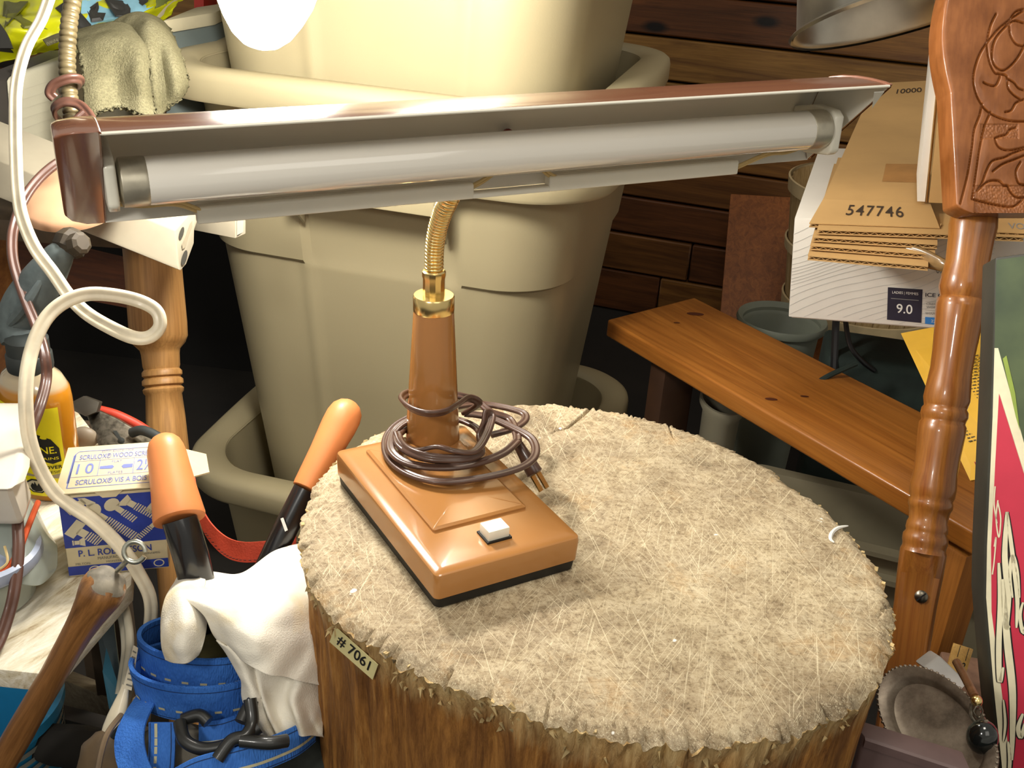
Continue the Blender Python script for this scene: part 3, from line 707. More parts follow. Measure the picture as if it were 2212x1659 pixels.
# taped torn bulge between the lower sheets
M_tear = plain('brown_packing_tape', '8e7048', .25, coat=.5, var=.3, vs=40)
mb = MB()
def bulge(u, v):
    x = lerp(1862, 2070, u); y = lerp(535, 575, u)-math.sin(math.pi*min(1, u*1.2))*10; p = on(x, y, .006); h = .010*math.sin(math.pi*(.08+.84*u))
    a = math.pi*v; return p - by*(.004+math.sin(a)*.006) + bz*(math.cos(a)*h)
mb.grid(24, 8, bulge); tr = mb.build('packing_tape', M_tear, solid=.0006, smooth=True); tag(tr, 'crumpled brown packing tape bulging from the front of the flattened cardboard pile', 'tape')
# right hand cardboard behind the post
a = on(2085, 498, .028); b = on(2260, 505, .028); rc, rn_ = sheet('cardboard_sheet', [a, b, b+by*.2, a+by*.2], .0048, 'short cardboard sheet with worn print, right of the turned post')
letters('VOID', quad(a, b, b+by*.2, a+by*.2), (.55, .05, .9, .14), M_grey, rc, h=.0003)
# upright cardboard
u0, u1 = on(2006, 438, .038), on(2062, 440, .038); u3 = u0+bz*.34-bx*.004; u2 = u1+bz*.34+bx*.004
upc = thing('upright_carton', 'upright folded cardboard standing between the pile and the carved chair panel', 'cardboard', u0)
nb = (u1-u0).cross(u3-u0).normalized()
if nb.y < 0: nb = -nb
MB().slab([u0, u1+bx*.06, u2+bx*.08, u3], nb*.004).build('front_panel', M_card, upc, bevel=.0006)
e0 = on(1998, 438, .038); e1 = e0+bz*.34-bx*.006
MB().slab([e0+bx*.001, u0+V((.0, .004, 0)), u3+V((0, .004, 0)), e1], nb*.004).build('side_panel', plain('cardboard_fold', 'd6a35c', .7), upc)
MB().slab([e0-bx*.0075+by*.004, e0+by*.004, e1+by*.004, e1-bx*.005+by*.004], nb*.10).build('white_backing', M_box, upc)

# ================================================================ BUSHEL BASKET AND THINGS BEHIND THE SHELF
M_bask = wood('basket_veneer', 'cdb284', 'a5854f', (0, 0, 1), .55, sc=1.5); M_hoop = plain('basket_hoop', 'd3bd92', .5, var=.1, vs=30)
Bc = P(1860, 640, 1.86); zb0 = P(1800, 745, 1.72).z; bR = .142
bk = thing('bushel_basket', 'pale wood veneer bushel basket behind and under the white shoebox', 'basket', (Bc.x, Bc.y, zb0))
for k in range(30):
    a0 = 2*math.pi*k/30; a1 = a0+2*math.pi/30*.93
    mb = MB(); vs = []
    for z, r in ((0, .9), (.10, .98), (.22, 1.08)):
        for a in (a0, (a0+a1)/2, a1):
            for th in (0, -.0025): vs.append(V((Bc.x+(bR*r+th)*math.cos(a), Bc.y+(bR*r+th)*math.sin(a), zb0+z)))
    fs = []
    for j in range(2):
        for i in range(2):
            o = j*6+i*2; fs += [(o, o+2, o+8, o+6), (o+1, o+7, o+9, o+3)]
    fs += [(0, 6, 7, 1), (6, 12, 13, 7), (4, 5, 11, 10), (10, 11, 17, 16)]
    mb.add(vs, fs); mb.build('stave', M_bask, bk)
for z, r, h in ((-.004, .915, .024), (.10, 1.0, .018), (.20, 1.08, .024)):
    MB().lathe([(bR*r, 0), (bR*r+.003, .001), (bR*(r+h*.7)+.003, h-.001), (bR*(r+h*.7), h)], T((Bc.x, Bc.y, zb0+z)), 60, cap=False).build('hoop', M_hoop, bk, smooth=True)
MB().lathe([(.002, .004), (bR*.9, .004)], T((Bc.x, Bc.y, zb0)), 40, cap=False).build('bottom', M_bask, bk)
M_black = plain('black_iron', '0e0e10', .45)
wr = thing('wire_stand', 'thin black wire legs in front of the basket bottom under the shoebox', 'stand', P(1800, 830, 1.36))
MB().tube(crv([P(1806, 690, 1.36), P(1803, 760, 1.36), P(1800, 830, 1.36)], 6), .0048, 8).build('leg', M_black, wr, smooth=True)
MB().tube(crv([P(1826, 690, 1.34), P(1836, 745, 1.34), P(1862, 780, 1.34), P(1888, 800, 1.35)], 6), .0032, 8).build('leg', M_black, wr, smooth=True)
# green grey tub behind the left end of the shelf
M_tub = plain('grey_green_plastic', '7d8274', .5, var=.05); M_dkgreen = plain('dark_green_canvas', '1d2b25', .85, var=.2, vs=30, bmp=.3)
tc_ = P(1680, 740, 1.62)
tb = thing('plastic_tub', 'grey green plastic tub with a rounded rim, between the wood panel and the basket', 'tub', (tc_.x, tc_.y, FLOOR))
MB().lathe([(.045, FLOOR-tc_.z+.002), (.055, -.02), (.058, .035), (.066, .042), (.068, .036), (.066, .030), (.0635, .034), (.0585, .031), (.054, .025), (.045, -.12), (.001, -.12)], T(tc_), 48).build('tub_wall', M_tub, tb, smooth=True)
# dark green case
gc = P(1925, 880, 1.32)
g0, g1 = P(1840, 1010, 1.28), P(2040, 1010, 1.25)
gcs = thing('canvas_case', 'dark green canvas case standing in shadow behind the pine shelf', 'case', (gc.x, gc.y, FLOOR))
zt = P(1880, 770, 1.35).z
MB().box(T((gc.x+.03, gc.y+.09, (zt+FLOOR)/2)) @ Rz(-.2), .19, .10, zt-FLOOR-.01).build('case_body', M_dkgreen, gcs, bevel=.012, bseg=3)
MB().tube(crv([P(1742, 842, 1.30), P(1790, 812, 1.3), P(1850, 785, 1.3)], 6), .0035, 8).build('strap', M_dkgreen, gcs, smooth=True)
# yellow booklet
M_yel = plain('yellow_paper', 'e9b63c', .5, var=.05); M_red = plain('red_print', 'b52a1e', .5)
y0, y1, y2, y3 = P(2100, 1040, 1.02), P(2200, 1020, .98), P(2120, 690, 1.12), P(1950, 722, 1.16)
yb = thing('yellow_envelope', 'yellow printed card standing tilted behind the turned post', 'card', y0)
ny = (y1-y0).cross(y3-y0).normalized()
MB().slab([y0, y1, y2, y3], ny*.003).build('card', M_yel, yb)
yf = quad(y0, y1, y2, y3) if ny.y < 0 else (lambda u, v, h=0: quad(y0, y1, y2, y3)(u, v, -h-.003 if False else h))
sgn = 1 if (quad(y0, y1, y2, y3)(.5, .5, 1)-CAM).length < (quad(y0, y1, y2, y3)(.5, .5, 0)-CAM).length else -1
yq = lambda u, v, h=0: quad(y0, y1, y2, y3)(u, v, sgn*(h+.0035))
M_dk = plain('dark_print', '3a3420', .6)
lst = []
for i in range(26):
    v = .22+.021*i
    x = .30
    while x < .95:
        l = rnd.uniform(.03, .08); lst.append([(x, v), (min(x+l, .97), v)]); x += l+.02
strokes(lst, yq, .009, M_dk, yb, 'print_lines', asp=1.4)
patches([[(.05, .48), (.16, .50), (.13, .58), (.06, .57)], [(.25, .02), (.33, .08), (.25, .10)]], yq, M_red, yb)
patches([[(.62, .20), (.95, .30), (.95, .42), (.70, .34)]], yq, M_white, yb, h=.0006); patches([[(.66, .23), (.78, .22), (.74, .28)]], yq, M_dk, yb, h=.0010)

# ================================================================ LONG BEIGE TOTE behind the stump
M_tote = plain('khaki_tote_plastic', '8d846b', .5, var=.05, bmp=.1, bs=400)
ZR = -.27; t0, t1, t2 = G(1610, 905, ZR), G(1640, 985, ZR), G(2130, 1235, ZR)
tt = thing('storage_tote', 'khaki plastic storage tote whose rim runs along the right side behind the stump', 'tote', (*t2.xy, FLOOR))
fx = (G(2130, 1235, ZR)-G(1925, 1185, ZR)).normalized(); fy = V((-fx.y, fx.x, 0))
oc = G(1925, 1188, ZR) - fx*.18
def TT(x, y, z): return oc+fx*x+fy*y+V((0, 0, z-ZR))
ring = lambda e, z: [TT(x, y, z) for x, y in rr(-e, -e, .50+e, .12+e, .03, 6)]
rings = [ring(-.03, FLOOR+.002), ring(-.004, ZR-.045), ring(-.004, ZR-.045), ring(.010, ZR-.043), ring(.010, ZR-.036), ring(0, ZR-.034), ring(0, ZR-.008), ring(.014, ZR-.006), ring(.014, ZR), ring(-.003, ZR), ring(-.006, ZR-.01), ring(-.035, FLOOR+.008)]
n = len(rings[0]); MB().add([p for r in rings for p in r], [(i*n+k, i*n+(k+1) % n, (i+1)*n+(k+1) % n, (i+1)*n+k) for i in range(len(rings)-1) for k in range(n)] + [tuple(range((len(rings)-1)*n, len(rings)*n))]).build('tote_shell', M_tote, tt, smooth=True, angle=30)
# second tote rim visible under the left end of the shelf
t5 = P(1625, 960, 1.34)
tg = thing('bin_corner', 'narrow grey plastic bin standing under the middle of the pine shelf', 'bin', (t5.x, t5.y, FLOOR))
h5 = P(1615, 890, 1.36).z-FLOOR
MB().lathe([(.018, .001), (.024, h5-.02), (.03, h5-.008), (.03, h5), (.027, h5), (.022, h5-.02), (.016, .01), (.001, .01)], T((t5.x-.03, t5.y+.07, FLOOR)), 32, sx=1, sy=1.6).build('bin_wall', M_can2, tg, smooth=True, angle=50)

# ================================================================ CARVED CHAIR
M_ch = wood('chair_maple', 'ab6e2e', '85491b', V((P(1975, 1440, .97)-P(2105, 465, .97))), .32, coat=.45, sc=1.1, bmp=.08)
M_carv, b, nt = base('carved_wood', .38, spec=.5, coat=.25); co = coords(nt)
colr = ramp(nt, noi(nt, co, 30, 5), [(.3, srgb('7f4719')), (.65, srgb('a06232'))])
colr = mix(nt, .35, colr, ramp(nt, noi(nt, axco(nt, co, (0, .3, 1), 14, 260), 1, 4), [(.35, (.5, .4, .3, 1)), (.6, (1, 1, 1, 1))]), 'MULTIPLY')
nt.links.new(colr, b.inputs['Base Color'])
chair = thing('carved_chair', 'brown wooden chair turned on its end, with a carved back panel and a turned post', 'chair', (*P(1960, 1500, .97).xy, FLOOR))
prof = [(462, 40), (470, 47), (490, 49), (520, 46), (570, 44), (600, 48), (625, 50), (638, 46), (644, 44), (650, 49), (665, 50), (700, 47), (760, 43), (800, 42), (835, 45), (862, 47), (876, 44), (880, 43), (886, 47), (897, 48), (906, 45), (911, 44), (918, 48), (935, 48), (980, 45), (1020, 44), (1050, 47), (1070, 46), (1078, 43), (1084, 45), (1094, 45), (1100, 42), (1112, 40), (1124, 39), (1132, 42), (1144, 43), (1150, 41), (1158, 46), (1170, 46), (1178, 44), (1184, 44), (1192, 47), (1240, 46), (1300, 43), (1360, 42), (1450, 42), (1700, 42)]
p_top, p_bot = P(2106, 462, .97), P(1958, 1430, .97); axd = (p_bot-p_top)
def along(y): return (y-462)/(1430-462)
mbp = [(r_/FPX*.97*1.02, along(y)*axd.length) for y, r_ in prof]
AF = axisframe(p_top, p_bot)
# flattened lower leg with the screw: clip the front of the cylinder
mb = MB(); mb.lathe(mbp[:42], AF, 40); mb.build('turned_post', M_ch, chair, smooth=True, angle=55)
cdir = ((CAM-p_bot) - axd.normalized()*(CAM-p_bot).dot(axd.normalized())).normalized()
def leg_clip(v): 
    return v
low = MB().lathe([(r, zz) for r, zz in mbp[40:]] + [(.015, (FLOOR-p_top.z)/axd.z*axd.length-.003)], AF, 48)
r0 = mbp[43][0]
for i, v in enumerate(low.v):
    rel = v-p_top; s = rel.dot(axd.normalized()); radial = rel-axd.normalized()*s; f = radial.dot(cdir)
    lim = r0*(.55 if s > along(1240)*axd.length else lerp(1.0, .55, max(0, (s-along(1190)*axd.length))/((along(1240)-along(1190))*axd.length)))
    if f > lim: low.v[i] = v-cdir*(f-lim)
low.build('leg_end', M_ch, chair, smooth=True, angle=25)
scp = P(1990, 1289, .97); scp = p_top+axd*along(1289)
r_ = ray(1990, 1289); t = ((p_top+axd*along(1289)+cdir*(r0*.55))-CAM).dot(cdir)/r_.dot(cdir); scp = CAM+r_*t
M_steel = plain('dull_steel', '8d8678', .35, 1, var=.3, vs=200)
sf_ = frame(scp, Rt.cross(cdir).cross(cdir), z=cdir)
sw = MB().lathe([(.0058, -.001), (.0058, .0004), (.004, .0022), (.001, .0028)], sf_, 20).build('screw', M_steel, chair, smooth=True)
MB().box(sf_ @ T((0, 0, .0026)) @ Rz(.7), .0105, .0012, .0008).build('screw_slot', M_black, sw)
# carved panel: height field following the engraved outlines
DPn = .93
grooves = [
 [(2212, 22), (2185, 40), (2160, 60), (2138, 85), (2120, 110), (2108, 140), (2103, 170), (2108, 200), (2120, 225), (2135, 242), (2160, 255), (2190, 262), (2230, 262)],
 [(2212, 50), (2190, 45), (2170, 60), (2150, 85), (2143, 115), (2148, 140), (2165, 152), (2180, 145), (2198, 125), (2215, 95)],
 [(2152, 30), (2140, 55), (2133, 90), (2134, 115), (2140, 140), (2150, 158), (2160, 160), (2158, 172), (2150, 185), (2135, 183), (2125, 178)],
 [(2212, 20), (2195, 25), (2182, 45), (2183, 75), (2195, 95), (2212, 100)],
 [(2177, 50), (2165, 55), (2148, 72)],
 [(2176, 170), (2190, 178), (2200, 190), (2212, 195)], [(2160, 160), (2175, 165), (2178, 190), (2190, 205), (2205, 215)],
 [(2212, 215), (2195, 222), (2185, 238), (2172, 242)],
 [(2122, 225), (2116, 250), (2105, 280), (2100, 320), (2090, 380), (2075, 440)], [(2140, 243), (2130, 265), (2123, 290), (2115, 330), (2108, 380), (2100, 430)],
 [(2195, 275), (2182, 280), (2175, 290), (2160, 294), (2150, 300), (2158, 318), (2180, 325), (2215, 318)], [(2215, 322), (2190, 330), (2170, 340), (2150, 345), (2140, 352), (2130, 372), (2122, 395), (2112, 412)],
 [(2145, 370), (2165, 355), (2190, 345), (2215, 335)], [(2112, 412), (2130, 395), (2145, 390), (2160, 392), (2168, 400), (2178, 402), (2182, 412), (2195, 425), (2215, 428)],
 [(2100, 430), (2150, 442), (2190, 446), (2215, 425)], [(2205, 350), (2195, 370), (2200, 395), (2215, 400)],
]
import numpy as np
GX, GY = 150, 330; Lx = lambda y: 2053-18*math.sin(math.pi*min(max((y+40)/240, 0), 1))+(0 if y < 200 else (y-200)*.055)
gu = np.zeros((GY, GX, 2))
for j in range(GY):
    y = -60+j/(GY-1)*520; l = Lx(y)+ (28*max(0, (y-440)/20)**2 if y > 440 else 0)
    for i in range(GX): gu[j, i] = (l+(2245-l)*(i/(GX-1)), y-(0))
dist = np.full((GY, GX), 99.)
for gr in grooves:
    cp = [np.array((p.x, p.y)) for p in crv([V((x, y, 0)) for x, y in gr], 4)]
    for a, b_ in zip(cp[:-1], cp[1:]):
        ab = b_-a; q = ab@ab
        if q < 1e-6: continue
        t = np.clip(((gu-a)@ab)/q, 0, 1); d = np.linalg.norm(gu-a-t[..., None]*ab, axis=2); dist = np.minimum(dist, d)
pw = DPn/FPX
vs = []; nf = -Fw
for back in (0, 1):
    for j in range(GY):
        for i in range(GX):
            x, y = gu[j, i]; d = dist[j, i]
            h = -.0030*math.exp(-(d/1.7)**2) + .0004*(1-math.exp(-(d/12.)**2))
            edge = i*1.0
            h -= .0025*math.exp(-edge/1.5)
            rough_zone = (y > 268 and 2118 < x < 2200 and y < 300) or (y > 400 and x > 2105)
            h += (.0006*noise.noise(V((x*.25, y*.25, 3))) - (.0008)) if rough_zone else 0
            p = P(x, y, DPn) + nf*h if not back else P(x, y, DPn)+Fw*.030
            vs.append(p)
fs = [(j*GX+i, j*GX+i+1, (j+1)*GX+i+1, (j+1)*GX+i) for j in range(GY-1) for i in range(GX-1)]
o_ = GX*GY; fs += [(o_+j*GX+i, o_+(j+1)*GX+i, o_+(j+1)*GX+i+1, o_+j*GX+i+1) for j in range(GY-1) for i in range(GX-1)]
for j in range(GY-1):
    for i in (0, GX-1): fs.append((j*GX+i, (j+1)*GX+i, o_+(j+1)*GX+i, o_+j*GX+i))
for i in range(GX-1):
    for j in (0, GY-1): fs.append((j*GX+i, j*GX+i+1, o_+j*GX+i+1, o_+j*GX+i))
MB().add(vs, fs).build('carved_panel', M_carv, chair, smooth=True, angle=70)

# ================================================================ CLAMP LAMP REFLECTOR, top right
M_alu = plain('spun_aluminium', 'c9c4b8', .28, 1, var=.1, vs=20); M_alu.node_tree.nodes['Principled BSDF'].inputs['Anisotropic'].default_value = .4
M_bulbw = plain('white_bulb_glass', 'f3efe2', .2, coat=.5, var=.02)
rc0 = P(1952, 30, 1.06); rimR = .108
ax_r = (Up*.97 - Fw*.06 - Rt*.20).normalized()
RF = frame(rc0, ax_r.cross(Fw), z=ax_r)
clamp = thing('clamp_lamp', 'silver aluminium bowl reflector of a clamp lamp at the top right corner', 'lamp', rc0)
MB().lathe([(rimR+.003, -.001), (rimR+.0045, .002), (rimR+.002, .004), (rimR-.004, .006), (rimR-.012, .045), (rimR-.035, .078), (.035, .098), (.022, .105), (.020, .14), (.019, .14), (.021, .104), (.034, .096), (rimR-.036, .076), (rimR-.0135, .044), (rimR-.0055, .005), (rimR, .001)], RF, 72, cap=False).build('reflector', M_alu, clamp, smooth=True, angle=60)
MB().lathe([(.001, .018), (.014, .020), (.024, .028), (.029, .042), (.027, .058), (.018, .078), (.014, .10)], RF, 32).build('bulb', M_bulbw, clamp, smooth=True)
MB().lathe([(.021, .10), (.023, .15), (.019, .17)], RF, 24).build('socket', M_black, clamp, smooth=True)
M_ = plain('spring_steel', 'aaa69a', .3, 1)

# ================================================================ RED BOARD GAME BOX at the right edge
M_rbox = plain('red_box_print', 'c8324a', .45, coat=.1, var=.05); M_gtop = plain('green_box_print', '52603f', .45, col2='2f3d2c', vs=14); M_bkedge = plain('box_edge', '39382f', .6)
M_cream = plain('cream_print', 'eee6c4', .45)
dR = .82
lp_ = [(2150, 556), (2146, 700), (2141, 850), (2126, 1180), (2124, 1290), (2140, 1480), (2166, 1720)]
_n = (P(2420, 1720, dR*.93)-P(2150, 1720, dR)).cross(P(2150, 520, dR)-P(2150, 1720, dR)).normalized(); _o = P(2150, 1720, dR)
def _pl(x, y): r = ray(x, y); return CAM+r*((_o-CAM).dot(_n)/r.dot(_n))
fp = [_pl(x, y) for x, y in lp_+[(2420, 1720), (2420, 520)]]
rb = thing('game_box', 'red and green printed box with white brush lettering at the right edge', 'box', fp[6])
bn = Fw*.05+Rt*.012
MB().slab(fp, bn).build('box_body', M_bkedge, rb, bevel=.002)
def rq(px, py, h=0):
    n = (fp[7]-fp[6]).cross(fp[0]-fp[6]).normalized(); n = n if n.dot(Fw) < 0 else -n
    r = ray(px, py); t = (fp[0]-CAM).dot(n)/r.dot(n); return CAM+r*t+n*(.0016+h)
def rqf(u, v, h=0): return rq(u, v, h)
patches([[(2154, 562), (2420, 525), (2420, 1250), (2300, 1250), (2212, 1010), (2150, 752)]], rqf, M_gtop, rb, 'green_print')
patches([[(2150, 752), (2158, 752), (2310, 1310), (2420, 1650), (2400, 1710), (2172, 1710), (2148, 1480), (2132, 1290), (2134, 1180), (2146, 900)]], rqf, M_cream, rb, 'cream_border', .0003)
patches([[(2160, 850), (2300, 1300), (2400, 1650), (2390, 1705), (2190, 1705), (2172, 1540), (2144, 1320), (2143, 1180), (2152, 1000)]], rqf, M_rbox, rb, 'red_print', .0006)
patches([[(2168, 775), (2176, 768), (2195, 850), (2205, 930), (2196, 900)]], rqf, plain('lime_print', '93a846', .5), rb, 'green_highlight', .0005)
def sc_stroke(pts, wf, mat_, h, nm='brush_lettering'):
    cp = crv([V((x, y, 0)) for x, y in pts], 6); mb = MB(); n = len(cp); L_, R_ = [], []
    for i, p in enumerate(cp):
        a, b2 = cp[max(i-1, 0)], cp[min(i+1, n-1)]; d = (b2-a).normalized(); q = wf(i/(n-1)); L_.append(rq(p.x-d.y*q, p.y+d.x*q, h)); R_.append(rq(p.x+d.y*q, p.y-d.x*q, h))
    mb.add(L_+R_, [(i, i+1, n+i+1, n+i) for i in range(n-1)]); return mb.build(nm, mat_, rb)
lts = [([(2178, 1105), (2173, 1200), (2180, 1280), (2176, 1350), (2183, 1350)], 7), ([(2178, 1105), (2190, 1200), (2200, 1290), (2198, 1355)], 5), ([(2160, 1215), (2163, 1300), (2160, 1400), (2162, 1470), (2170, 1440)], 6), ([(2168, 1250), (2178, 1380), (2190, 1500), (2188, 1640)], 8),
       ([(2190, 1290), (2184, 1240), (2190, 1200), (2200, 1235), (2205, 1290)], 4), ([(2212, 1300), (2206, 1330), (2213, 1365), (2222, 1330), (2215, 1300)], 4), ([(2212, 1540), (2202, 1570), (2208, 1590), (2216, 1560)], 5), ([(2170, 1510), (2174, 1560), (2170, 1600)], 3), ([(2180, 1600), (2184, 1640), (2180, 1690)], 4)]
for pts, wd_ in lts:
    sc_stroke(pts, lambda t: (wd_+3)*math.sin(math.pi*(.08+.86*t))**.6, M_blk, .0008); sc_stroke(pts, lambda t: wd_*math.sin(math.pi*(.08+.86*t))**.6, M_cream, .0011)
for pts in ([(2152, 1050), (2150, 1090), (2156, 1130)], [(2158, 1080), (2154, 1120), (2160, 1160), (2164, 1120), (2158, 1085)], [(2150, 1180), (2154, 1160), (2150, 1210), (2146, 1240)]):
    sc_stroke(pts, lambda t: 1.5, M_cream, .0009)

# ================================================================ JUNK AT THE LOWER RIGHT
M_tarn, b, nt = base('tarnished_silver', .42, .5, .5); co = coords(nt)
nt.links.new(ramp(nt, noi(nt, co, 28, 7, .7), [(.3, srgb('3d362b')), (.5, srgb('75685a')), (.68, srgb('948878'))]), b.inputs['Base Color'])
pa, pb = P(1928, 1462, .80), P(2135, 1700, .72); pcn = (pa+pb)/2; pax = (pb-pa).normalized()
nrm_ = (-Fw*.75+Up*.5-Rt*.45).normalized(); TF = frame(pcn, pax, z=nrm_); hl = (pb-pa).length/2*1.02
tray = thing('oval_tray', 'tarnished oval metal tray with a gadrooned edge below the chair post', 'tray', pcn)
MB().lathe([(.002, .0), (hl*.60, .0), (hl*.74, .0015), (hl*.80, .006), (hl*.84, .0075), (hl*.97, .009), (hl, .0075), (hl, .0055), (hl*.84, .005), (hl*.78, .002), (hl*.6, -.003), (.002, -.003)], TF, 80, sx=1, sy=.60).build('dish', M_tarn, tray, smooth=True)
for k in range(64):
    a = 2*math.pi*k/64; MB().ball(TF @ V((hl*.985*math.cos(a), hl*.985*.6*math.sin(a), .0080)), .0015, seg=6).build('edge_bead', M_tarn, tray, smooth=True)
M_plum = plain('plum_box', '6f5a58', .55, var=.15, vs=20, bmp=.1)
k0, k1 = P(1868, 1592, .70), P(2100, 1668, .68); kx = (k1-k0); kx.z *= .5
pb_ = thing('plum_drawer_box', 'dull plum coloured box edge at the bottom right beside the stump', 'box', k0-V((0, 0, .12)))
MB().slab([k0, k1, k1+V((0, .018, 0)), k0+V((-.006, .018, 0))], (0, 0, -.12)).build('box_side', M_plum, pb_, bevel=.0015)
MB().slab([k0+V((0, -.002, -.001)), k1+V((0, -.002, -.001)), k1+V((0, .0, 0)), k0], (0, 0, -.006)).build('lip', M_plum, pb_)
MB().slab([k0+V((-.011, .004, .005)), k0+V((-.002, .002, .005)), k0+V((-.002, .03, .005)), k0+V((-.011, .03, .005))], (0, 0, -.13)).build('corner_post', plain('grey_post', '55534b', .7), pb_, bevel=.001)
M_rul = wood('ruler_wood', 'd2a75f', 'b98b45', (0, 0, 1), .5, sc=2, bmp=0)
r0_, r1_, r2_, r3_ = P(2040, 1468, .86), P(2080, 1478, .86), P(2103, 1403, .88), P(2062, 1390, .88)
rl = MB().slab([r0_, r1_, r2_, r3_], Fw*.003).build('wooden_ruler', M_rul, bevel=.0004); tag(rl, 'end of a wooden ruler with black numbers sticking up by the white eraser', 'ruler')
rqd = quad(r0_, r1_, r2_, r3_); sg = -1 if (rqd(.5, .5, .01)-CAM).length > (rqd(.5, .5, 0)-CAM).length else 1
rq2 = lambda u, v, h=0: rqd(u, v, sg*(h+.0006))
letters('1', rq2, (.34, .38, .50, .56), M_ink, rl, bold=.02); letters('2', rq2, (.64, .38, .84, .56), M_ink, rl, bold=.02); strokes([[(.3, .98), (.3, .66)], [(.75, .98), (.75, .62)]], rq2, .035, M_ink, rl)
er = MB().slab([P(1996, 1442, .83), P(2068, 1500, .81), P(2092, 1476, .82), P(2030, 1416, .84)], Fw*.02).build('white_eraser', plain('translucent_white', 'b9b7b4', .35, coat=.2), bevel=.002); tag(er, 'greyish white plastic block between the ruler and the oval tray', 'block')
M_rod = wood('dark_rod', '7c5434', '54331b', (0, 0, 1), .35)
fob = thing('pendant', 'black stone ball hanging from a brass bead and thin rod beside the red box', 'pendant', P(2115, 1590, .74))
MB().tube([P(2066, 1430, .79), P(2088, 1470, .77), P(2106, 1506, .75)], .0032, 10).build('rod', M_rod, fob, smooth=True)
MB().ball(P(2110, 1514, .745), .0040, seg=14).build('brass_bead', M_brass, fob, smooth=True)
MB().tube(crv([P(2113, 1524, .742), P(2103, 1536, .742), P(2114, 1550, .742), P(2123, 1536, .742)], 4, True), .0006, 6, closed=True).build('ring', M_steel, fob, smooth=True)
MB().tube(crv([P(2098, 1520, .745), P(2097, 1545, .742), P(2106, 1560, .74)], 5), .0012, 6).build('hook', M_steel, fob, smooth=True)
M_onyx, b, nt = base('black_onyx', .12, spec=.6, coat=.5); co = coords(nt); nt.links.new(ramp(nt, noi(nt, axco(nt, co, (1, .3, .6), 20, 120), 1, 3), [(.5, (.006, .008, .008, 1)), (.75, (.10, .12, .10, 1))]), b.inputs['Base Color'])
MB().ball(P(2122, 1592, .735), .0105, seg=28, sc=(1, 1, 1.2)).build('stone_ball', M_onyx, fob, smooth=True)
cr = MB().box(frame(P(2150, 1560, .95), (1, -.2, 0), z=(0, 0, 1)) @ T((.03, .05, -.09)), .12, .12, .15).build('carton_scrap', plain('pinkish_board', '8d6a55', .8, var=.3, vs=30), bevel=.003); tag(cr, 'reddish worn block in the gap left of the red box', 'block')
# ================================================================ LIT REFLECTOR BULB ON THE GOOSENECK LAMP
M_goose = plain('beige_gooseneck', '75684a', .4, .35, var=.2, vs=60); M_peach = plain('peach_enamel', 'cfa07c', .4, coat=.2, var=.03)
M_cordw = plain('white_cord_plastic', 'ece0c4', .4, coat=.15, var=.15, vs=30); M_cordb = plain('brown_twin_cord', '57392e', .4, coat=.15, var=.12, vs=40)
DG = .93
gl = thing('gooseneck_lamp', 'beige gooseneck lamp with a peach base and a glowing bulb hanging over the cans', 'lamp', P(165, 430, DG+.02))
np_ = crv([P(160, 330, DG), P(155, 250, DG), P(148, 190, DG), P(145, 120, DG), (P(152, 30, DG)), P(172, -60, DG), P(215, -170, .92), P(310, -260, .9), P(430, -280, .87), P(520, -240, .84), P(556, -190, .82)], 24)
ac = [0]
for i in range(1, len(np_)): ac.append(ac[-1]+(np_[i]-np_[i-1]).length)
def resample(pts, acc_, n):
    out = []; j = 0
    for k in range(n):
        s = acc_[-1]*k/(n-1)
        while j < len(acc_)-2 and acc_[j+1] < s: j += 1
        out.append(pts[j].lerp(pts[j+1], (s-acc_[j])/max(acc_[j+1]-acc_[j], 1e-9)))
    return out
NG = 620; pts = resample(np_, ac, NG)
MB().tube(pts, [.0060+.0016*abs(math.sin(math.pi*(ac[-1]*i/(NG-1))/.0056))**.5 for i in range(NG)], 14).build('gooseneck', M_goose, gl, smooth=True, angle=70)
gb = P(160, 418, DG+.03)
MB().lathe([(.048, -.008), (.050, -.007), (.050, -.002), (.047, .002), (.035, .006), (.022, .009), (.010, .010), (.001, .010)], frame(gb, Rt, z=(Up*.72-Fw*.69)), 56, sx=1.0).build('peach_base', M_peach, gl, smooth=True)
BX = P(566, -30, .80)
bax = (P(556, 105, .80)-P(580, -190, .81)).normalized()
BF = frame(P(563, 102, .80), bax.cross(Fw), z=-bax)
BULB_S = 30
M_glow = emis('glowing_bulb', 'fffaf0', 110)
MB().lathe([(.001, 0), (.008, .0010), (.015, .004), (.0225, .011), (.030, .023), (.0365, .037), (.0405, .052), (.039, .064), (.028, .084), (.018, .096)], BF, 40).build('bulb', M_glow, gl, smooth=True)
MB().lathe([(.0185, .092), (.019, .125), (.012, .132), (.006, .135)], BF, 28).build('socket', M_black, gl, smooth=True)

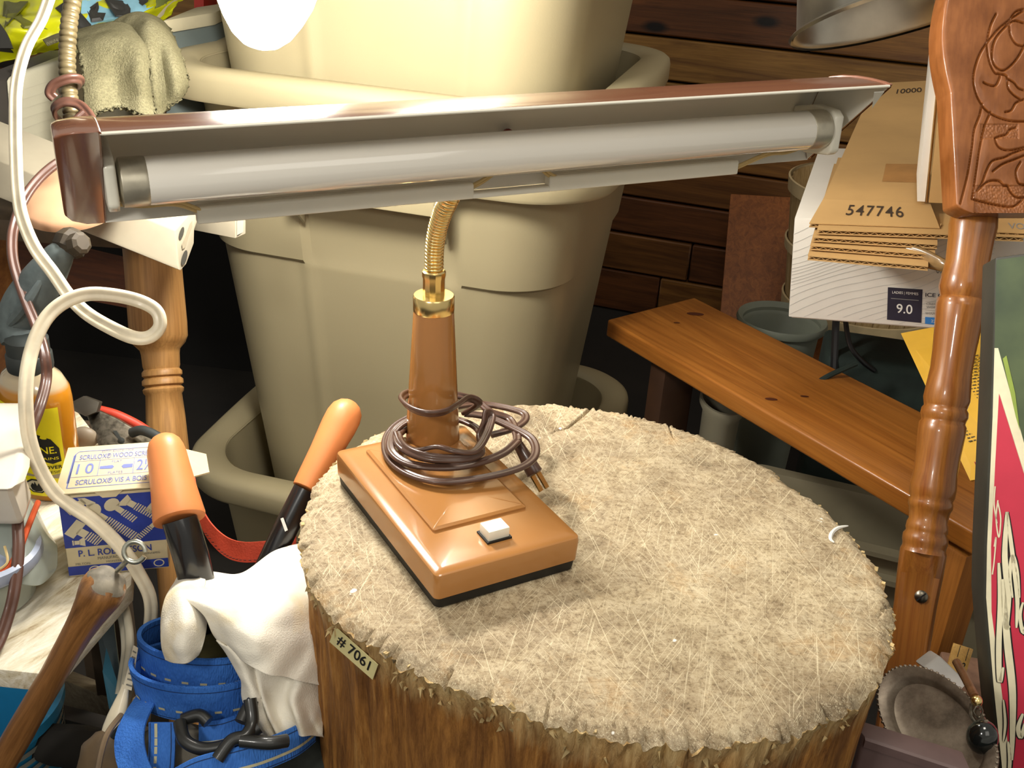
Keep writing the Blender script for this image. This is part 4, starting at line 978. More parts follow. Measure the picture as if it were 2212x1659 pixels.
# ================================================================ TABLE WITH TURNED LEG, WALL SIDE
M_tleg = wood('turned_leg_wood', 'b98a50', '916534', (P(345, 900, 1.1)-P(330, 560, 1.1)), .5, sc=.9, bmp=.1)
M_apron = wood('apron_wood', '80451f', '552a10', wdir, .5, sc=.8)
M_tbl = plain('bench_top', '5a4a38', .7, var=.2)
table = thing('work_table', 'wooden work table with a turned leg holding the grey case and towel', 'table', (*P(345, 900, 1.12).xy, FLOOR))
lt, lb_ = P(325, 505, 1.12), P(367, 1010, 1.12); LA = axisframe(lt, lb_); LLn = (lb_-lt).length
lp2 = [(505, 60), (600, 60), (700, 61), (728, 60), (742, 54), (755, 42), (765, 40), (790, 39), (797, 37), (803, 42), (811, 42), (815, 37), (821, 43), (830, 43), (834, 37), (840, 43), (847, 42), (852, 38), (900, 41), (1010, 44)]
lo = MB().lathe([(r_/FPX*1.12, (y-505)/505*LLn) for y, r_ in lp2] + [(.022, (FLOOR-lt.z)/((lb_-lt).normalized().z)-.003)], LA, 40).build('turned_leg', M_tleg, table, smooth=True, angle=50)
tz = P(325, 505, 1.12).z
tp0 = P(435, 500, 1.06); 
tabc = V((lt.x-.38, lt.y+.08, tz+.014))
MB().box(T(tabc), .78, .28, .022).build('table_top', M_tbl, table, bevel=.002)
MB().slab([P(40, 620, 1.30), P(290, 668, 1.24), P(290, 560, 1.24), P(40, 500, 1.30)], Fw*.02).build('apron', M_apron, table)
MB().box(T((tabc.x-.33, tabc.y+.12, (tz+FLOOR)/2)), .05, .05, tz-FLOOR-.006).build('leg', M_tleg, table, bevel=.003)
pz = MB().slab([P(-80, 960, 1.42), P(72, 930, 1.42), P(66, 490, 1.45), P(-80, 480, 1.45)], Fw*.03)
po = pz.build('orange_board', wood('orange_board_wood', 'b06f2a', '84480f', (0, 0, 1), .5, sc=.8), bevel=.002); tag(po, 'orange brown upright board at the left edge behind the spray bottle', 'board')
# black sheet added to stand in for the darkness of the room
dk = MB().box(frame(P(330, 800, 2.12), (1, -.1, 0), z=(0, 0, 1)), 1.25, .03, .75).build('darkness_sheet', plain('room_darkness_black', '0b0908', .9), bevel=.002); tag(dk, 'added black sheet standing in for the dark room behind the turned table leg', 'panel')

# aluminium / vinyl extrusion along the table front
M_ext = plain('beige_vinyl_extrusion', 'a39a86', .35, coat=.1, var=.05, vs=20)
x0, x1 = P(-70, 392, 1.02), P(385, 575, .985)
ea = (x1-x0).normalized()
EF = frame(x1, ea.cross(V((0, 0, 1))), z=ea)          # profile plane, z along the length
if (EF @ V((1, 0, 0)) - x1).dot(Rt) < 0: EF = EF @ Matrix.Diagonal((-1, -1, 1, 1))
ext = thing('vinyl_extrusion', 'long beige hollow profile with an open fluted end, lying along the table front', 'profile', x1)
ux = (P(435, 488, 1.03)-x1); uy = (P(378, 498, .985)-x1)     # across the end, up the front face
def ep(a, b, s): return x1 + ux*a + uy*b + ea*s
Ln = -(x1-x0).length
outer = [(0, 0), (.02, .06), (.02, .97), (.10, 1.05), (1.0, .55), (1.02, .35), (.75, .18), (.70, -.05), (.45, -.42), (.25, -.12), (.10, -.10)]
outer = [(0.0, .02), (0.0, 1.0), (.9, .72), (1.0, .80), (1.02, .40), (.72, .20), (.66, -.12), (.30, -.30), (.08, -.22), (0, -.1)]
vs = [ep(a, b, s) for s in (Ln, 0) for a, b in outer]; n = len(outer)
MB().add(vs, [(k, (k+1) % n, n+(k+1) % n, n+k) for k in range(n)] + [tuple(reversed(range(n))), tuple(range(n, 2*n))]).build('profile_body', M_ext, ext, bevel=.0012)
M_hole = plain('hole_dark', '3a372f', .8)
for (a, b, ra, rb_) in ((.18, .74, .11, .13), (.20, .02, .13, .16)):
    MB().add([ep(a+ra*math.cos(t*.524), b+rb_*math.sin(t*.524), .0016) for t in range(12)], [tuple(range(12))]).build('round_hole', M_hole, ext)
MB().add([ep(a, b, .0016) for a, b in ((.15, .45), (.35, .50), (.52, .62), (.62, .60), (.60, .45), (.42, .36), (.25, .25), (.16, .30))], [tuple(range(8))]).build('slot', plain('slot_shadow', '8f8570', .7), ext)
e2a, e2b = P(440, 500, 1.05), P(508, 515, 1.02)
ex2 = thing('short_profile', 'short white channel profile end poking out below the lamp shade by the cans', 'profile', e2b)
dd = (e2b-P(330, 480, 1.12)).normalized()
for pts_, nm in (([P(508, 515, 1.02), P(531, 505, 1.03), P(531, 465, 1.03), P(508, 465, 1.02)], 'end'),):
    MB().slab(pts_, -dd*.10).build('channel', M_ext, ex2, bevel=.001)
    MB().add([P(512, 508, 1.0195), P(527, 501, 1.0285), P(527, 470, 1.0285), P(512, 470, 1.0195)], [(0, 1, 2, 3)]).build('hollow', plain('hollow_grey', 'a8a79c', .6), ex2)

# ================================================================ GREY CASE, TOWEL, CLOTHES BEHIND
M_case = plain('grey_case_plastic', '8f8b79', .5, var=.06, vs=8, bmp=.15, bs=200); M_caseb = plain('black_case_end', '26221f', .5)
gA, gB = P(28, 400, 1.08), P(205, 330, 1.17); gtop = P(5, 152, 1.06)
gcase = thing('grey_case', 'grey ribbed equipment case at the left edge, half under the towel', 'case', gA)
gu_ = (gB-gA); gv = P(10, 165, 1.07)-gA; gw = Fw.copy(); gw.z = 0; gw = gw.normalized()*.22
MB().slab([gA, gA+gu_, gA+gu_+gv, gA+gv], gw).build('case_body', M_case, gcase, bevel=.006, bseg=3)
ribs = 9
for i in range(ribs):
    t = .12+.8*i/ribs; a = gA+gv*t-gw*.006; MB().slab([a+gu_*.04, a+gu_*.97, a+gu_*.97+gv*.006, a+gu_*.04+gv*.006], -gw.normalized()*.0008).build('rib', M_case, gcase)
lft = P(-60, 420, 1.04)-gA
MB().slab([gA-gu_.normalized()*.001, gA+lft, gA+lft+gv, gA+gv*.97-gu_.normalized()*.001], gw*.9).build('end_panel', M_caseb, gcase, bevel=.003)
MB().lathe([(.007, 0), (.007, .001), (.004, .0015)], frame(gA+gv*1.0+gw*.12+gu_*.02+V((0, 0, .001)), (1, 0, 0), z=(0, 0, 1)), 16).build('top_hole', M_caseb, gcase)
# blue-grey box beside, cream lid
M_bg = plain('blue_grey_board', '66706e', .6, var=.05); M_crm = plain('cream_board', 'c9bfa0', .6, var=.05)
b0, b1, b2, b3 = P(360, 270, 1.22), P(475, 230, 1.30), P(465, 55, 1.36), P(350, 75, 1.28)
bgb = thing('blue_grey_box', 'blue grey box with a cream lid edge between the towel and the cans', 'box', b0)
MB().slab([b0, b1, b2, b3], gw*.6).build('box_body', M_bg, bgb, bevel=.002)
MB().slab([b3+V((0, 0, .0)), b2+V((0, 0, .0)), b2+V((0, 0, .016)), b3+V((0, 0, .016))], gw*.62).build('lid', M_crm, bgb, bevel=.003)
MB().slab([P(420, 30, 1.5), P(440, 30, 1.5), P(440, -40, 1.52), P(418, -40, 1.52)], gw*.3).build('red_thing', M_red) and None
tag(bpy.data.objects['red_thing'], 'small red block at the top beside the beige can', 'block'); bpy.data.objects['red_thing'].name = 'red_block'
# towel
M_tow, b, nt = base('terry_towel', .95, spec=.1); co = coords(nt)
nt.links.new(mix(nt, .5, ramp(nt, noi(nt, co, 14, 4), [(.3, srgb('6f6a50')), (.65, srgb('a09a7c'))]), ramp(nt, noi(nt, co, 500, 2), [(.3, (.35, .33, .25, 1)), (.65, (1, 1, .9, 1))]), 'MULTIPLY'), b.inputs['Base Color'])
bump(nt, b, noi(nt, co, 420, 3, .8), 1.0, .0035)
def patch(rows, nu, nv):                                # smooth surface through rows of (px, py, depth)
    R_ = [crv([P(*q) for q in r], 12) for r in rows]; m = len(R_[0]); cols = [crv([r[i] for r in R_], 12) for i in range(m)]; M2 = len(cols[0])
    def f(u, v):
        i = u*(m-1); j = v*(M2-1); i0 = min(int(i), m-2); j0 = min(int(j), M2-2); a, b2 = i-i0, j-j0
        return (cols[i0][j0]*(1-a)+cols[i0+1][j0]*a)*(1-b2) + (cols[i0][j0+1]*(1-a)+cols[i0+1][j0+1]*a)*b2
    return f
def cloth(name, rows, mat_, parent, nu=70, nv=70, amp=.003, fr=18, fray=0, th=.002, seed=0, fold=0):
    f = patch(rows, nu, nv)
    def g(u, v):
        p = f(u, v); d = amp*noise.noise(V((p.x*fr+seed, p.y*fr, p.z*fr*.6)))+amp*.4*noise.noise(V((p.x*fr*2.7, p.z*fr*2.7, seed)))
        if fold: d += fold*math.sin(u*18+4*noise.noise(V((u*3, v*2, seed))))
        if fray and (v > .985 or u > .985 or u < .015): p = p + V((noise.noise(p*900), 0, noise.noise(p*700)))*fray
        return p - Fw*d
    return MB().grid(nu, nv, g).build(name, mat_, parent, smooth=True, solid=th, angle=180)
tw = thing('grey_towel', 'grey green terry towel draped over the case and the box at upper left', 'towel', P(290, 200, 1.04))
cloth('towel_front', [[(160, 70, 1.16), (210, 56, 1.15), (260, 52, 1.15), (295, 66, 1.15), (310, 80, 1.15)], [(166, 100, 1.075), (210, 92, 1.07), (260, 88, 1.07), (300, 100, 1.07), (318, 120, 1.075)], [(182, 160, 1.055), (215, 160, 1.05), (258, 165, 1.06), (300, 160, 1.05), (322, 180, 1.06)],
  [(184, 215, 1.05), (215, 220, 1.045), (260, 205, 1.058), (305, 215, 1.045), (328, 225, 1.055)], [(188, 262, 1.05), (225, 240, 1.045), (262, 232, 1.055), (300, 246, 1.045), (335, 250, 1.055)]], M_tow, tw, amp=.004, fr=26, fray=.004, th=.005)
cloth('towel_back', [[(230, 62, 1.20), (270, 38, 1.20), (310, 32, 1.20), (345, 45, 1.20), (362, 62, 1.20)], [(290, 75, 1.13), (310, 60, 1.12), (330, 55, 1.12), (360, 75, 1.13), (378, 95, 1.14)], [(305, 120, 1.10), (325, 110, 1.09), (350, 120, 1.10), (375, 130, 1.09), (398, 150, 1.11)],
  [(318, 190, 1.09), (335, 190, 1.08), (360, 190, 1.095), (382, 190, 1.08), (404, 175, 1.10)], [(330, 255, 1.085), (345, 258, 1.08), (360, 235, 1.09), (385, 215, 1.09), (400, 195, 1.10)]], M_tow, tw, amp=.004, fr=26, fray=.004, th=.005, seed=5)
cloth('towel_tuck', [[(95, 90, 1.17), (130, 75, 1.16), (180, 70, 1.16)], [(100, 96, 1.13), (135, 84, 1.12), (185, 84, 1.12)]], M_tow, tw, 30, 14, amp=.003, th=.004)
# yellow bag with black and blue print
M_ybag = plain('yellow_bag_plastic', 'd3d411', .35, coat=.3, var=.25, vs=6, col2='8f900c'); M_bluep = plain('sky_blue_print', '86b8cc', .4, coat=.2); M_char = plain('charcoal_print', '2a2925', .5); M_whp = plain('bag_white_print', 'c8cdc0', .5)
yb2 = thing('yellow_bag', 'crumpled yellow printed plastic bag at the top left corner behind the towel', 'bag', P(150, 100, 1.3))
rowsY = [[(-60, -60, 1.42), (60, -60, 1.36), (180, -60, 1.34), (300, -60, 1.36), (430, -60, 1.42)], [(-60, 10, 1.32), (60, 15, 1.27), (180, 5, 1.29), (300, 0, 1.30), (400, -15, 1.36)], [(-60, 90, 1.26), (60, 75, 1.24), (160, 62, 1.27), (270, 60, 1.29), (370, 25, 1.34)], [(-60, 150, 1.28), (40, 125, 1.26), (150, 105, 1.28), (280, 110, 1.30), (360, 60, 1.35)]]
yfn = patch(rowsY, 0, 0)
def yg(u, v):
    p = yfn(u, v); return p - Fw*(.018*noise.noise(V((u*5, v*4, 2)))+.006*noise.noise(V((u*14, v*12, 4))))
MB().grid(80, 60, yg).build('bag_film', M_ybag, yb2, smooth=True, solid=.001, angle=180)
def bpatch(pts, m_, h, nm='print'):
    cp = pts; n = len(cp); c0 = (sum(a for a, b in cp)/n, sum(b for a, b in cp)/n); mb = MB(); vs = []; K = 6
    for k in range(K+1):
        for a, b in cp: u = lerp(c0[0], a, k/K); v = lerp(c0[1], b, k/K); vs.append(yg(u, v)-Fw*h)
    mb.add(vs, [(k*n+i, k*n+(i+1) % n, (k+1)*n+(i+1) % n, (k+1)*n+i) for k in range(K) for i in range(n)]); return mb.build(nm, m_, yb2, smooth=True)
def YU(px, py):                                         # picture point -> bag coordinates by search
    best = (9e9, 0, 0)
    for i in range(41):
        for j in range(41):
            q = yfn(i/40, j/40)-CAM; d = q.dot(Fw); x = 1106+FPX*q.dot(Rt)/d; y = 829.5-FPX*q.dot(Up)/d; e = (x-px)**2+(y-py)**2
            if e < best[0]: best = (e, i/40, j/40)
    return best[1:]
def bpx(l, m_, h): return bpatch([YU(x, y) for x, y in l], m_, h)
bpx([(0, 0), (60, 0), (20, 60), (0, 90)], plain('olive_print', '5c5c16', .4), .002)
bpx([(120, 20), (175, -10), (180, 40), (140, 35)], M_char, .003)
bpx([(180, 5), (330, -20), (335, 20), (290, 45), (200, 60), (170, 50)], M_bluep, .002)
bpx([(172, 25), (200, 60), (190, 75), (165, 60)], M_char, .005); bpx([(190, 20), (215, 5), (205, 30), (232, 28), (225, 50), (205, 55)], M_char, .006)
bpx([(232, 0), (262, -5), (284, 22), (285, 42), (255, 42), (240, 15)], M_char, .007)
bpx([(280, -10), (330, -20), (325, 5), (305, 10)], M_char, .005)
bpx([(336, -20), (405, -30), (360, 20), (336, 25)], plain('olive_stripe', '69703a', .5), .002); bpx([(395, -10), (402, -10), (350, 38), (338, 38)], M_crm, .006)
bpx([(12, 30), (60, 70), (100, 60), (40, 25)], plain('dark_olive', '6d6e12', .5), .004); bpx([(-10, 60), (10, 70), (28, 110), (-5, 110)], M_char, .004)
gsm = thing('dark_strap', 'black and grey strap end hanging at the far left under the yellow bag', 'strap', P(10, 110, 1.2))
MB().ribbon(crv([P(-30, 30, 1.2), P(0, 70, 1.2), P(15, 105, 1.2)], 8), Rt*.014, .003).build('strap', M_char, gsm)

# ================================================================ CORDS
bc = thing('brown_cord', 'brown twin cord twisted round the gooseneck and hanging down the left side', 'cord', P(45, 1000, .78))
hel = []
for (cy_, r_, n_, y1_) in ((188, 33, 12, 235), (238, 36, 12, 268)):
    for k in range(n_):
        a = -math.pi*.75+2*math.pi*k/n_; hel.append(P(147+r_*math.cos(a), lerp(cy_, y1_, k/n_)+15*-math.sin(a)*-1, DG-.002 + .018*(-math.sin(a))))
ringA = [P(172, 186, .925), P(168, 172, .945), P(140, 170, .945), P(112, 188, .925), P(112, 203, .915), P(135, 215, .91), P(165, 200, .915)]
MB().tube(crv([P(118, 212, .918), P(108, 200, .915), P(118, 182, .912), P(150, 170, .912), P(172, 172, .92), P(172, 184, .935), P(150, 192, .948), P(128, 200, .948)], 8), .0022, twin=True, up=Fw).build('cord_loop', M_cordb, bc, smooth=True)
MB().tube(crv([P(205, 275, .90), P(192, 248, .905), P(170, 226, .912), P(140, 220, .912), P(118, 232, .915), P(120, 250, .925), P(140, 268, .945), P(160, 262, .95), P(178, 248, .93), P(185, 240, .915)], 8), .0022, twin=True, up=Fw).build('cord_loop', M_cordb, bc, smooth=True)
MB().tube(crv([P(185, 244, .905), P(160, 265, .905), P(132, 285, .908), P(124, 300, .912), P(140, 310, .92)], 8), .0022, twin=True, up=Fw).build('cord_loop', M_cordb, bc, smooth=True)
brn = [(165, 340, .91), (128, 350, .90), (85, 385, .89), (52, 430, .88), (33, 480, .87), (26, 520, .86), (30, 570, .85), (52, 640, .84), (80, 710, .83), (97, 770, .82), (100, 820, .82), (85, 880, .80), (62, 940, .79), (45, 1000, .78), (38, 1060, .77), (38, 1120, .76), (40, 1190, .75), (32, 1270, .74), (18, 1330, .735), (-10, 1400, .72), (-60, 1450, .70)]
MB().tube(crv([P(*q) for q in brn], 10), .0021, twin=True, up=Fw).build('cord', M_cordb, bc, smooth=True)
wc = thing('extension_cord', 'white twin extension cord looping down the left side past the screw box', 'cord', P(60, 900, .76))
wht = [(130, -60, .86), (112, -20, .86), (90, 40, .86), (60, 95, .855), (42, 150, .85), (34, 200, .845), (33, 260, .84), (34, 330, .835), (38, 410, .83), (48, 470, .825), (75, 535, .82), (115, 590, .815), (150, 640, .81), (185, 675, .80), (230, 703, .79), (285, 728, .785), (322, 728, .785), (345, 705, .785), (338, 672, .785), (300, 650, .785), (240, 637, .78), (185, 636, .775), (135, 655, .77), (98, 690, .765), (72, 745, .76), (58, 810, .755), (56, 880, .755), (64, 950, .76), (85, 1010, .765), (115, 1060, .77), (150, 1090, .775), (195, 1120, .78), (240, 1160, .785), (275, 1200, .79), (300, 1240, .80), (322, 1285, .805), (326, 1330, .81), (316, 1385, .82), (296, 1440, .83), (275, 1500, .84), (262, 1560, .85)]
MB().tube(crv([P(*q) for q in wht], 10), .0026, twin=True, up=Fw*.9+Rt*.2).build('cord', M_cordw, wc, smooth=True)
pgl = thing('white_plug_cord', 'white cord end with a tapered plug and paper tag beside the blue webbing', 'cord', P(268, 1500, .76))
MB().tube(crv([P(245, 1280, .84), P(262, 1310, .82), P(272, 1350, .80), P(276, 1400, .78), P(270, 1450, .77), P(262, 1500, .765)], 8), .0032, twin=True, up=Fw).build('cord', plain('greyish_cord', 'b9b3a0', .4), pgl, smooth=True)
MB().lathe([(.003, 0), (.0035, .004), (.0075, .022), (.0085, .030), (.0085, .033), (.005, .034)], axisframe(P(272, 1480, .76), P(250, 1560, .755)), 20, sx=1, sy=.7).build('plug', M_cordw, pgl, smooth=True)
tgp = MB().slab([P(266, 1486, .757), P(284, 1492, .757), P(298, 1400, .76), P(288, 1394, .76)], Fw*.0006).build('paper_tag', M_cordw, pgl)
letters('0108  9', quad(P(268, 1484, .7568), P(283, 1490, .7568), P(296, 1402, .7598), P(288, 1396, .7598)), (.2, .1, .8, .9), M_grey, pgl, h=-.0003) if False else None
M_edge = plain('tag_ink', '7d7a70', .6)
for i in range(7): MB().slab([P(272+i*2.4, 1480-i*12, .7565), P(284+i*1.6, 1484-i*12, .7565), P(285+i*1.6, 1481-i*12, .7565), P(273+i*2.4, 1477-i*12, .7565)], Fw*.0002).build('tag_print', M_edge, pgl)

# ================================================================ BENCH BOARD WITH ITS CLUTTER
M_wboard, b, nt = base('flaking_white_paint', .7, spec=.3); co = coords(nt)
gg = noi(nt, axco(nt, co, (.5, 1, 0), 10, 60), 1, 7, .75, .5)
nt.links.new(ramp(nt, gg, [(.34, srgb('8c7350')), (.44, srgb('c9bda0')), (.6, srgb('e9e3d3'))]), b.inputs['Base Color']); bump(nt, b, gg, .6, .002)
ZW = -.085
ba_, bb_, bc_, bd_ = G(-60, 1440, ZW), G(112, 1458, ZW), G(284, 1262, ZW), G(150, 1130, ZW)
bw = thing('painted_board', 'weathered white painted board carrying the screw box and tubs, lower left', 'board', (*bb_.xy, ZW-.02))
MB().slab([ba_, bb_, bc_, bc_+V((-.04, .13, 0)), ba_+V((-.12, .42, 0))], (0, 0, -.016)).build('board', M_wboard, bw, bevel=.002)
for q in (ba_+V((-.14, .12, 0)), bc_+V((-.06, .09, 0)), ba_+V((-.08, .36, 0))): MB().box(T((q.x, q.y, (ZW-.016+FLOOR)/2)), .03, .03, ZW-.018-FLOOR).build('leg', plain('bench_leg', '4a3b2b', .8), bw, bevel=.002)
# screw box
M_cream2 = plain('aged_cream_board', 'd8c9a3', .7, var=.12, vs=18); M_bl = plain('blue_box_print', '2a3f9c', .5, var=.15, vs=50); M_blp = plain('faded_blue_ink', '6f78b0', .6); M_scr = plain('cream_screw_print', 'd9ceaf', .6)
ZS = ZW+.001
sA, sB_ = G(150, 1247, ZS), G(366, 1226, ZS)
sx_ = (sB_-sA); wS = sx_.length; sx_ = sx_.normalized(); sy_ = V((-sx_.y, sx_.x, 0))
def fith(base_, py):
    best = (9e9, 0)
    for k in range(20, 200):
        p = base_+V((0, 0, k*.001)); q = p-CAM; y = 829.5-FPX*q.dot(Up)/q.dot(Fw)
        if abs(y-py) < best[0]: best = (abs(y-py), k*.001)
    return best[1]
hS = fith(sA, 1068)
def fitd(base_, py):
    best = (9e9, 0)
    for k in range(10, 250):
        p = base_+sy_*k*.001; q = p-CAM; y = 829.5-FPX*q.dot(Up)/q.dot(Fw)
        if abs(y-py) < best[0]: best = (abs(y-py), k*.001)
    return best[1]
dS = fitd(sA+V((0, 0, hS)), 972)
sbx = thing('screw_box', 'old blue and cream cardboard box of wood screws on the white board', 'box', sA)
sA2 = sA
MB().slab([sA, sA+sx_*wS, sA+sx_*wS+sy_*dS, sA+sy_*dS], (0, 0, hS-.0015)).build('carton', M_cream2, sbx, bevel=.0015)
tl = [sA+V((0, 0, hS))-sy_*.001-sx_*.002, sA+sx_*(wS+.001)+V((0, 0, hS))-sy_*.001, sA+sx_*(wS+.001)+sy_*dS+V((0, 0, hS+.001)), sA+sx_*.001+sy_*dS+V((0, 0, hS+.001))]
MB().slab(tl, (0, 0, .0012)).build('lid', M_cream2, sbx, bevel=.0005)
MB().slab([sA+sx_*(wS+.002)+sy_*(dS*.15)+V((0, 0, hS-.004)), sA+sx_*(wS+.034)+sy_*(dS*.4)+V((0, 0, hS-.006)), sA+sx_*(wS+.032)+sy_*(dS*.75)+V((0, 0, hS-.003)), sA+sx_*(wS+.002)+sy_*dS+V((0, 0, hS-.001))], (0, 0, -.0012)).build('flap', M_cream2, sbx)
tf = quad(tl[0]+V((0, 0, .0012)), tl[1]+V((0, 0, .0012)), tl[2]+V((0, 0, .0012)), tl[3]+V((0, 0, .0012)))
strokes([[(.10, .10), (.10, .82), (.13, .88), (.95, .88), (.95, .10), (.10, .10)]], tf, .012, M_blp, sbx, 'border', .0002, asp=dS/wS); patches([rect(.085, .2, .11, .8)], tf, M_blp, sbx, 'border'); patches([rect(.93, .2, .965, .62)], tf, M_blp, sbx, 'border')
strokes([[(.11, .66), (.94, .66)], [(.11, .32), (.94, .32)], [(.36, .66), (.36, .32)], [(.70, .66), (.70, .32)]], tf, .006, M_blp, sbx, 'rule', asp=dS/wS)
letters('SCRULOX® WOOD SCREWS', tf, (.15, .69, .92, .80), M_blp, sbx, bold=.015); letters('SCRULOX® VIS A BOIS', tf, (.17, .15, .84, .26), M_blp, sbx, bold=.015)
letters('ESTD SINCE 1908', tf, (.36, .825, .68, .865), M_blp, sbx); letters('10', tf, (.15, .38, .31, .60), M_blp, sbx, bold=.01, spacing=1.3); letters('2½', tf, (.73, .37, .90, .61), M_blp, sbx, bold=.01)
letters('FLAT', tf, (.48, .58, .58, .63), M_blp, sbx); letters('PLATES', tf, (.46, .34, .60, .39), M_blp, sbx)
patches([[(.37, .46), (.49, .45), (.51, .49), (.49, .53), (.37, .52)], [(.58, .49), (.60, .44), (.69, .45), (.69, .53), (.60, .53)]], tf, M_blp, sbx)
ff = lambda u, v, h=0: sA+sx_*(u*wS)+V((0, 0, v*hS))-sy_*(h+.0002)
patches([rect(.0, .36, .995, .955)], ff, M_bl, sbx, 'blue_print', .0001); patches([rect(.0, .02, .995, .13)], ff, M_bl, sbx, 'blue_print', .0001)
patches([[(.35, 1.0), (.42, .93), (.55, .93), (.62, 1.0)]], ff, M_cream2, sbx, 'tuck_tab', .0003)
letters('P. L. ROBERTSON', ff, (.12, .245, .84, .325), M_bl, sbx, bold=.012, h=.0004); letters('MANUFACTURING', ff, (.30, .19, .66, .225), M_edge, sbx, h=.0004); letters('MILTON', ff, (.08, .145, .22, .17), M_edge, sbx, h=.0004); letters('MONTREAL', ff, (.38, .145, .58, .17), M_edge, sbx, h=.0004); letters('WINNIPEG', ff, (.76, .20, .92, .225), M_edge, sbx, h=.0004)
def pscrew(u, v, ang, L_, r_, head):
    ca, sa = math.cos(math.radians(ang)), math.sin(math.radians(ang)); asp = wS/hS
    def q(x, y): return (u+(x*ca-y*sa)/asp*1.0, v+(x*sa+y*ca))
    pol = []
    if head == 'flat': pol.append([q(0, -r_*2.2), q(r_*1.8, -r_), q(r_*1.8, r_), q(0, r_*2.2)])
    elif head == 'round': pol.append([q(-r_*1.1*math.cos(t*.39)*1.5+0, r_*2.1*math.sin(t*.39)) for t in range(16)])
    else: pol.append([q(0, -r_*1.9), q(r_*1.9, -r_*1.9), q(r_*1.9, r_*1.9), q(0, r_*1.9)])
    pol.append([q(r_*1.6, -r_*.8), q(r_*3.4, -r_*.8), q(r_*3.4, r_*.8), q(r_*1.6, r_*.8)])
    x = r_*3.6
    while x < L_: pol.append([q(x, -r_), q(x+.014, -r_), q(x+.014, r_), q(x, r_)]); x += .026
    pol = [[(min(max(a, .01), .985), min(max(b, .37), .945)) for a, b in p] for p in pol]
    return pol
allp = []
for (u, v, an, L_, r_, hd) in ((.30, .78, -42, .52, .05, 'round'), (.60, .90, -38, .42, .045, 'flat'), (.08, .62, -40, .34, .055, 'hex'), (.50, .84, -45, .3, .04, 'round'), (.30, .95, 215, .28, .045, 'hex'), (.86, .80, -40, .25, .04, 'hex'), (.93, .60, 222, .30, .03, 'round'), (.20, .42, 180, .12, .03, 'flat')):
    allp += pscrew(u, v, an, L_, r_, hd)
mb = MB()
for p in allp: mb.add([ff(u, v, .0003) for u, v in p], [tuple(range(len(p)))])
mb.build('screw_picture', M_scr, sbx, kind='stuff')
for uu_, vv_, rr_ in ((.26, .07, .05), (.64, .075, .05), (.90, .08, .045)): strokes([[(uu_+rr_*math.cos(t*.4)*1.1, vv_+rr_*.9*math.sin(t*.4)) for t in range(17)]], ff, .012, M_scr, sbx, 'nut_picture', .0004)
# bottle
M_amb, b, nt = base('amber_bottle', .15, spec=.5, coat=.4); co = coords(nt)
sp_ = node(nt, 'ShaderNodeSeparateXYZ'); nt.links.new(co, sp_.inputs[0]); nt.links.new(ramp(nt, sp_.outputs[2], [(.098, srgb('b87a1c')), (.101, srgb('b0a083'))]), b.inputs['Base Color']); b.inputs['Subsurface Weight'].default_value = .1
M_ylab = plain('yellow_label', 'f2e40c', .4, coat=.2, var=.02)
gq = G(92, 1085, ZW+.001); DB = (gq-CAM).dot(Fw); bo = V((gq.x-.006, gq.y+.026, ZW+.001))
bt = thing('spray_bottle', 'amber adhesive remover bottle with a yellow label and worn grey trigger head', 'bottle', bo)
hb = fith(V((bo.x, bo.y, bo.z)), 800); wb_ = .0295
BMx = frame(bo, (1, -.42, 0), z=(0, 0, 1)) 
MB().lathe([(wb_*.93, 0), (wb_, .004), (wb_, hb*.80), (wb_*.97, hb*.88), (wb_*.80, hb*.97), (wb_*.58, hb*1.02), (wb_*.5, hb*1.05)], BMx, 48, sx=1.12, sy=.8).build('bottle_body', M_amb, bt, smooth=True)
def blab(u, v, h=0):
    a = math.radians(lerp(-122, -18, u)); r = wb_+.0006+h; return BMx @ V((r*1.12*math.cos(a), r*.8*math.sin(a), lerp(.006, hb*.80, v)))
MB().grid(24, 4, lambda u, v: blab(u, v if v else .0)).build('label', M_ylab, bt, smooth=True)
def lpatch(pts, m_, h):
    n = len(pts); mb = MB(); c0 = (sum(a for a, b in pts)/n, sum(b for a, b in pts)/n); K = 4; vs = []
    for k in range(K+1): vs += [blab(lerp(c0[0], a, k/K), lerp(c0[1], b, k/K), h) for a, b in pts]
    return mb.add(vs, [(k*n+i, k*n+(i+1) % n, (k+1)*n+(i+1) % n, (k+1)*n+i) for k in range(K) for i in range(n)]).build('label_print', m_, bt, smooth=True)
lpatch([(.12, .93), (.55, .90), (.55, .80), (.30, .80), (.14, .84)], M_blk, .0003); letters('ADHESIVE REMOVER', blab, (.18, .85, .54, .88), M_ylab, bt, h=.0006); letters('CITRUS POWER', blab, (.2, .82, .5, .84), M_ylab, bt, h=.0006)
lpatch([(.20, .70), (.35, .74), (.62, .72), (.82, .66), (.93, .55), (.94, .40), (.80, .38), (.62, .42), (.5, .44), (.42, .60), (.2, .62)], M_blk, .0004)
letters('GO', blab, (.20, .62, .52, .70), M_ylab, bt, h=.0008, bold=.012); letters('GONE.', blab, (.38, .50, .88, .58), M_ylab, bt, h=.0008, bold=.012); letters('STAINS', blab, (.55, .43, .9, .46), M_ylab, bt, h=.0008)
letters('REMOVER', blab, (.48, .32, .94, .36), M_blk, bt, h=.0005, bold=.02); letters('ADHESIF', blab, (.55, .27, .9, .30), M_blk, bt, h=.0005)
lpatch([(.52+.16*math.cos(t*.785+.39)*1.1, .115+.085*math.sin(t*.785+.39)) for t in range(8)], M_blk, .0004); lpatch([(.52+.13*math.cos(t*.785+.39)*1.1, .115+.069*math.sin(t*.785+.39)) for t in range(8)], M_crm, .0007)
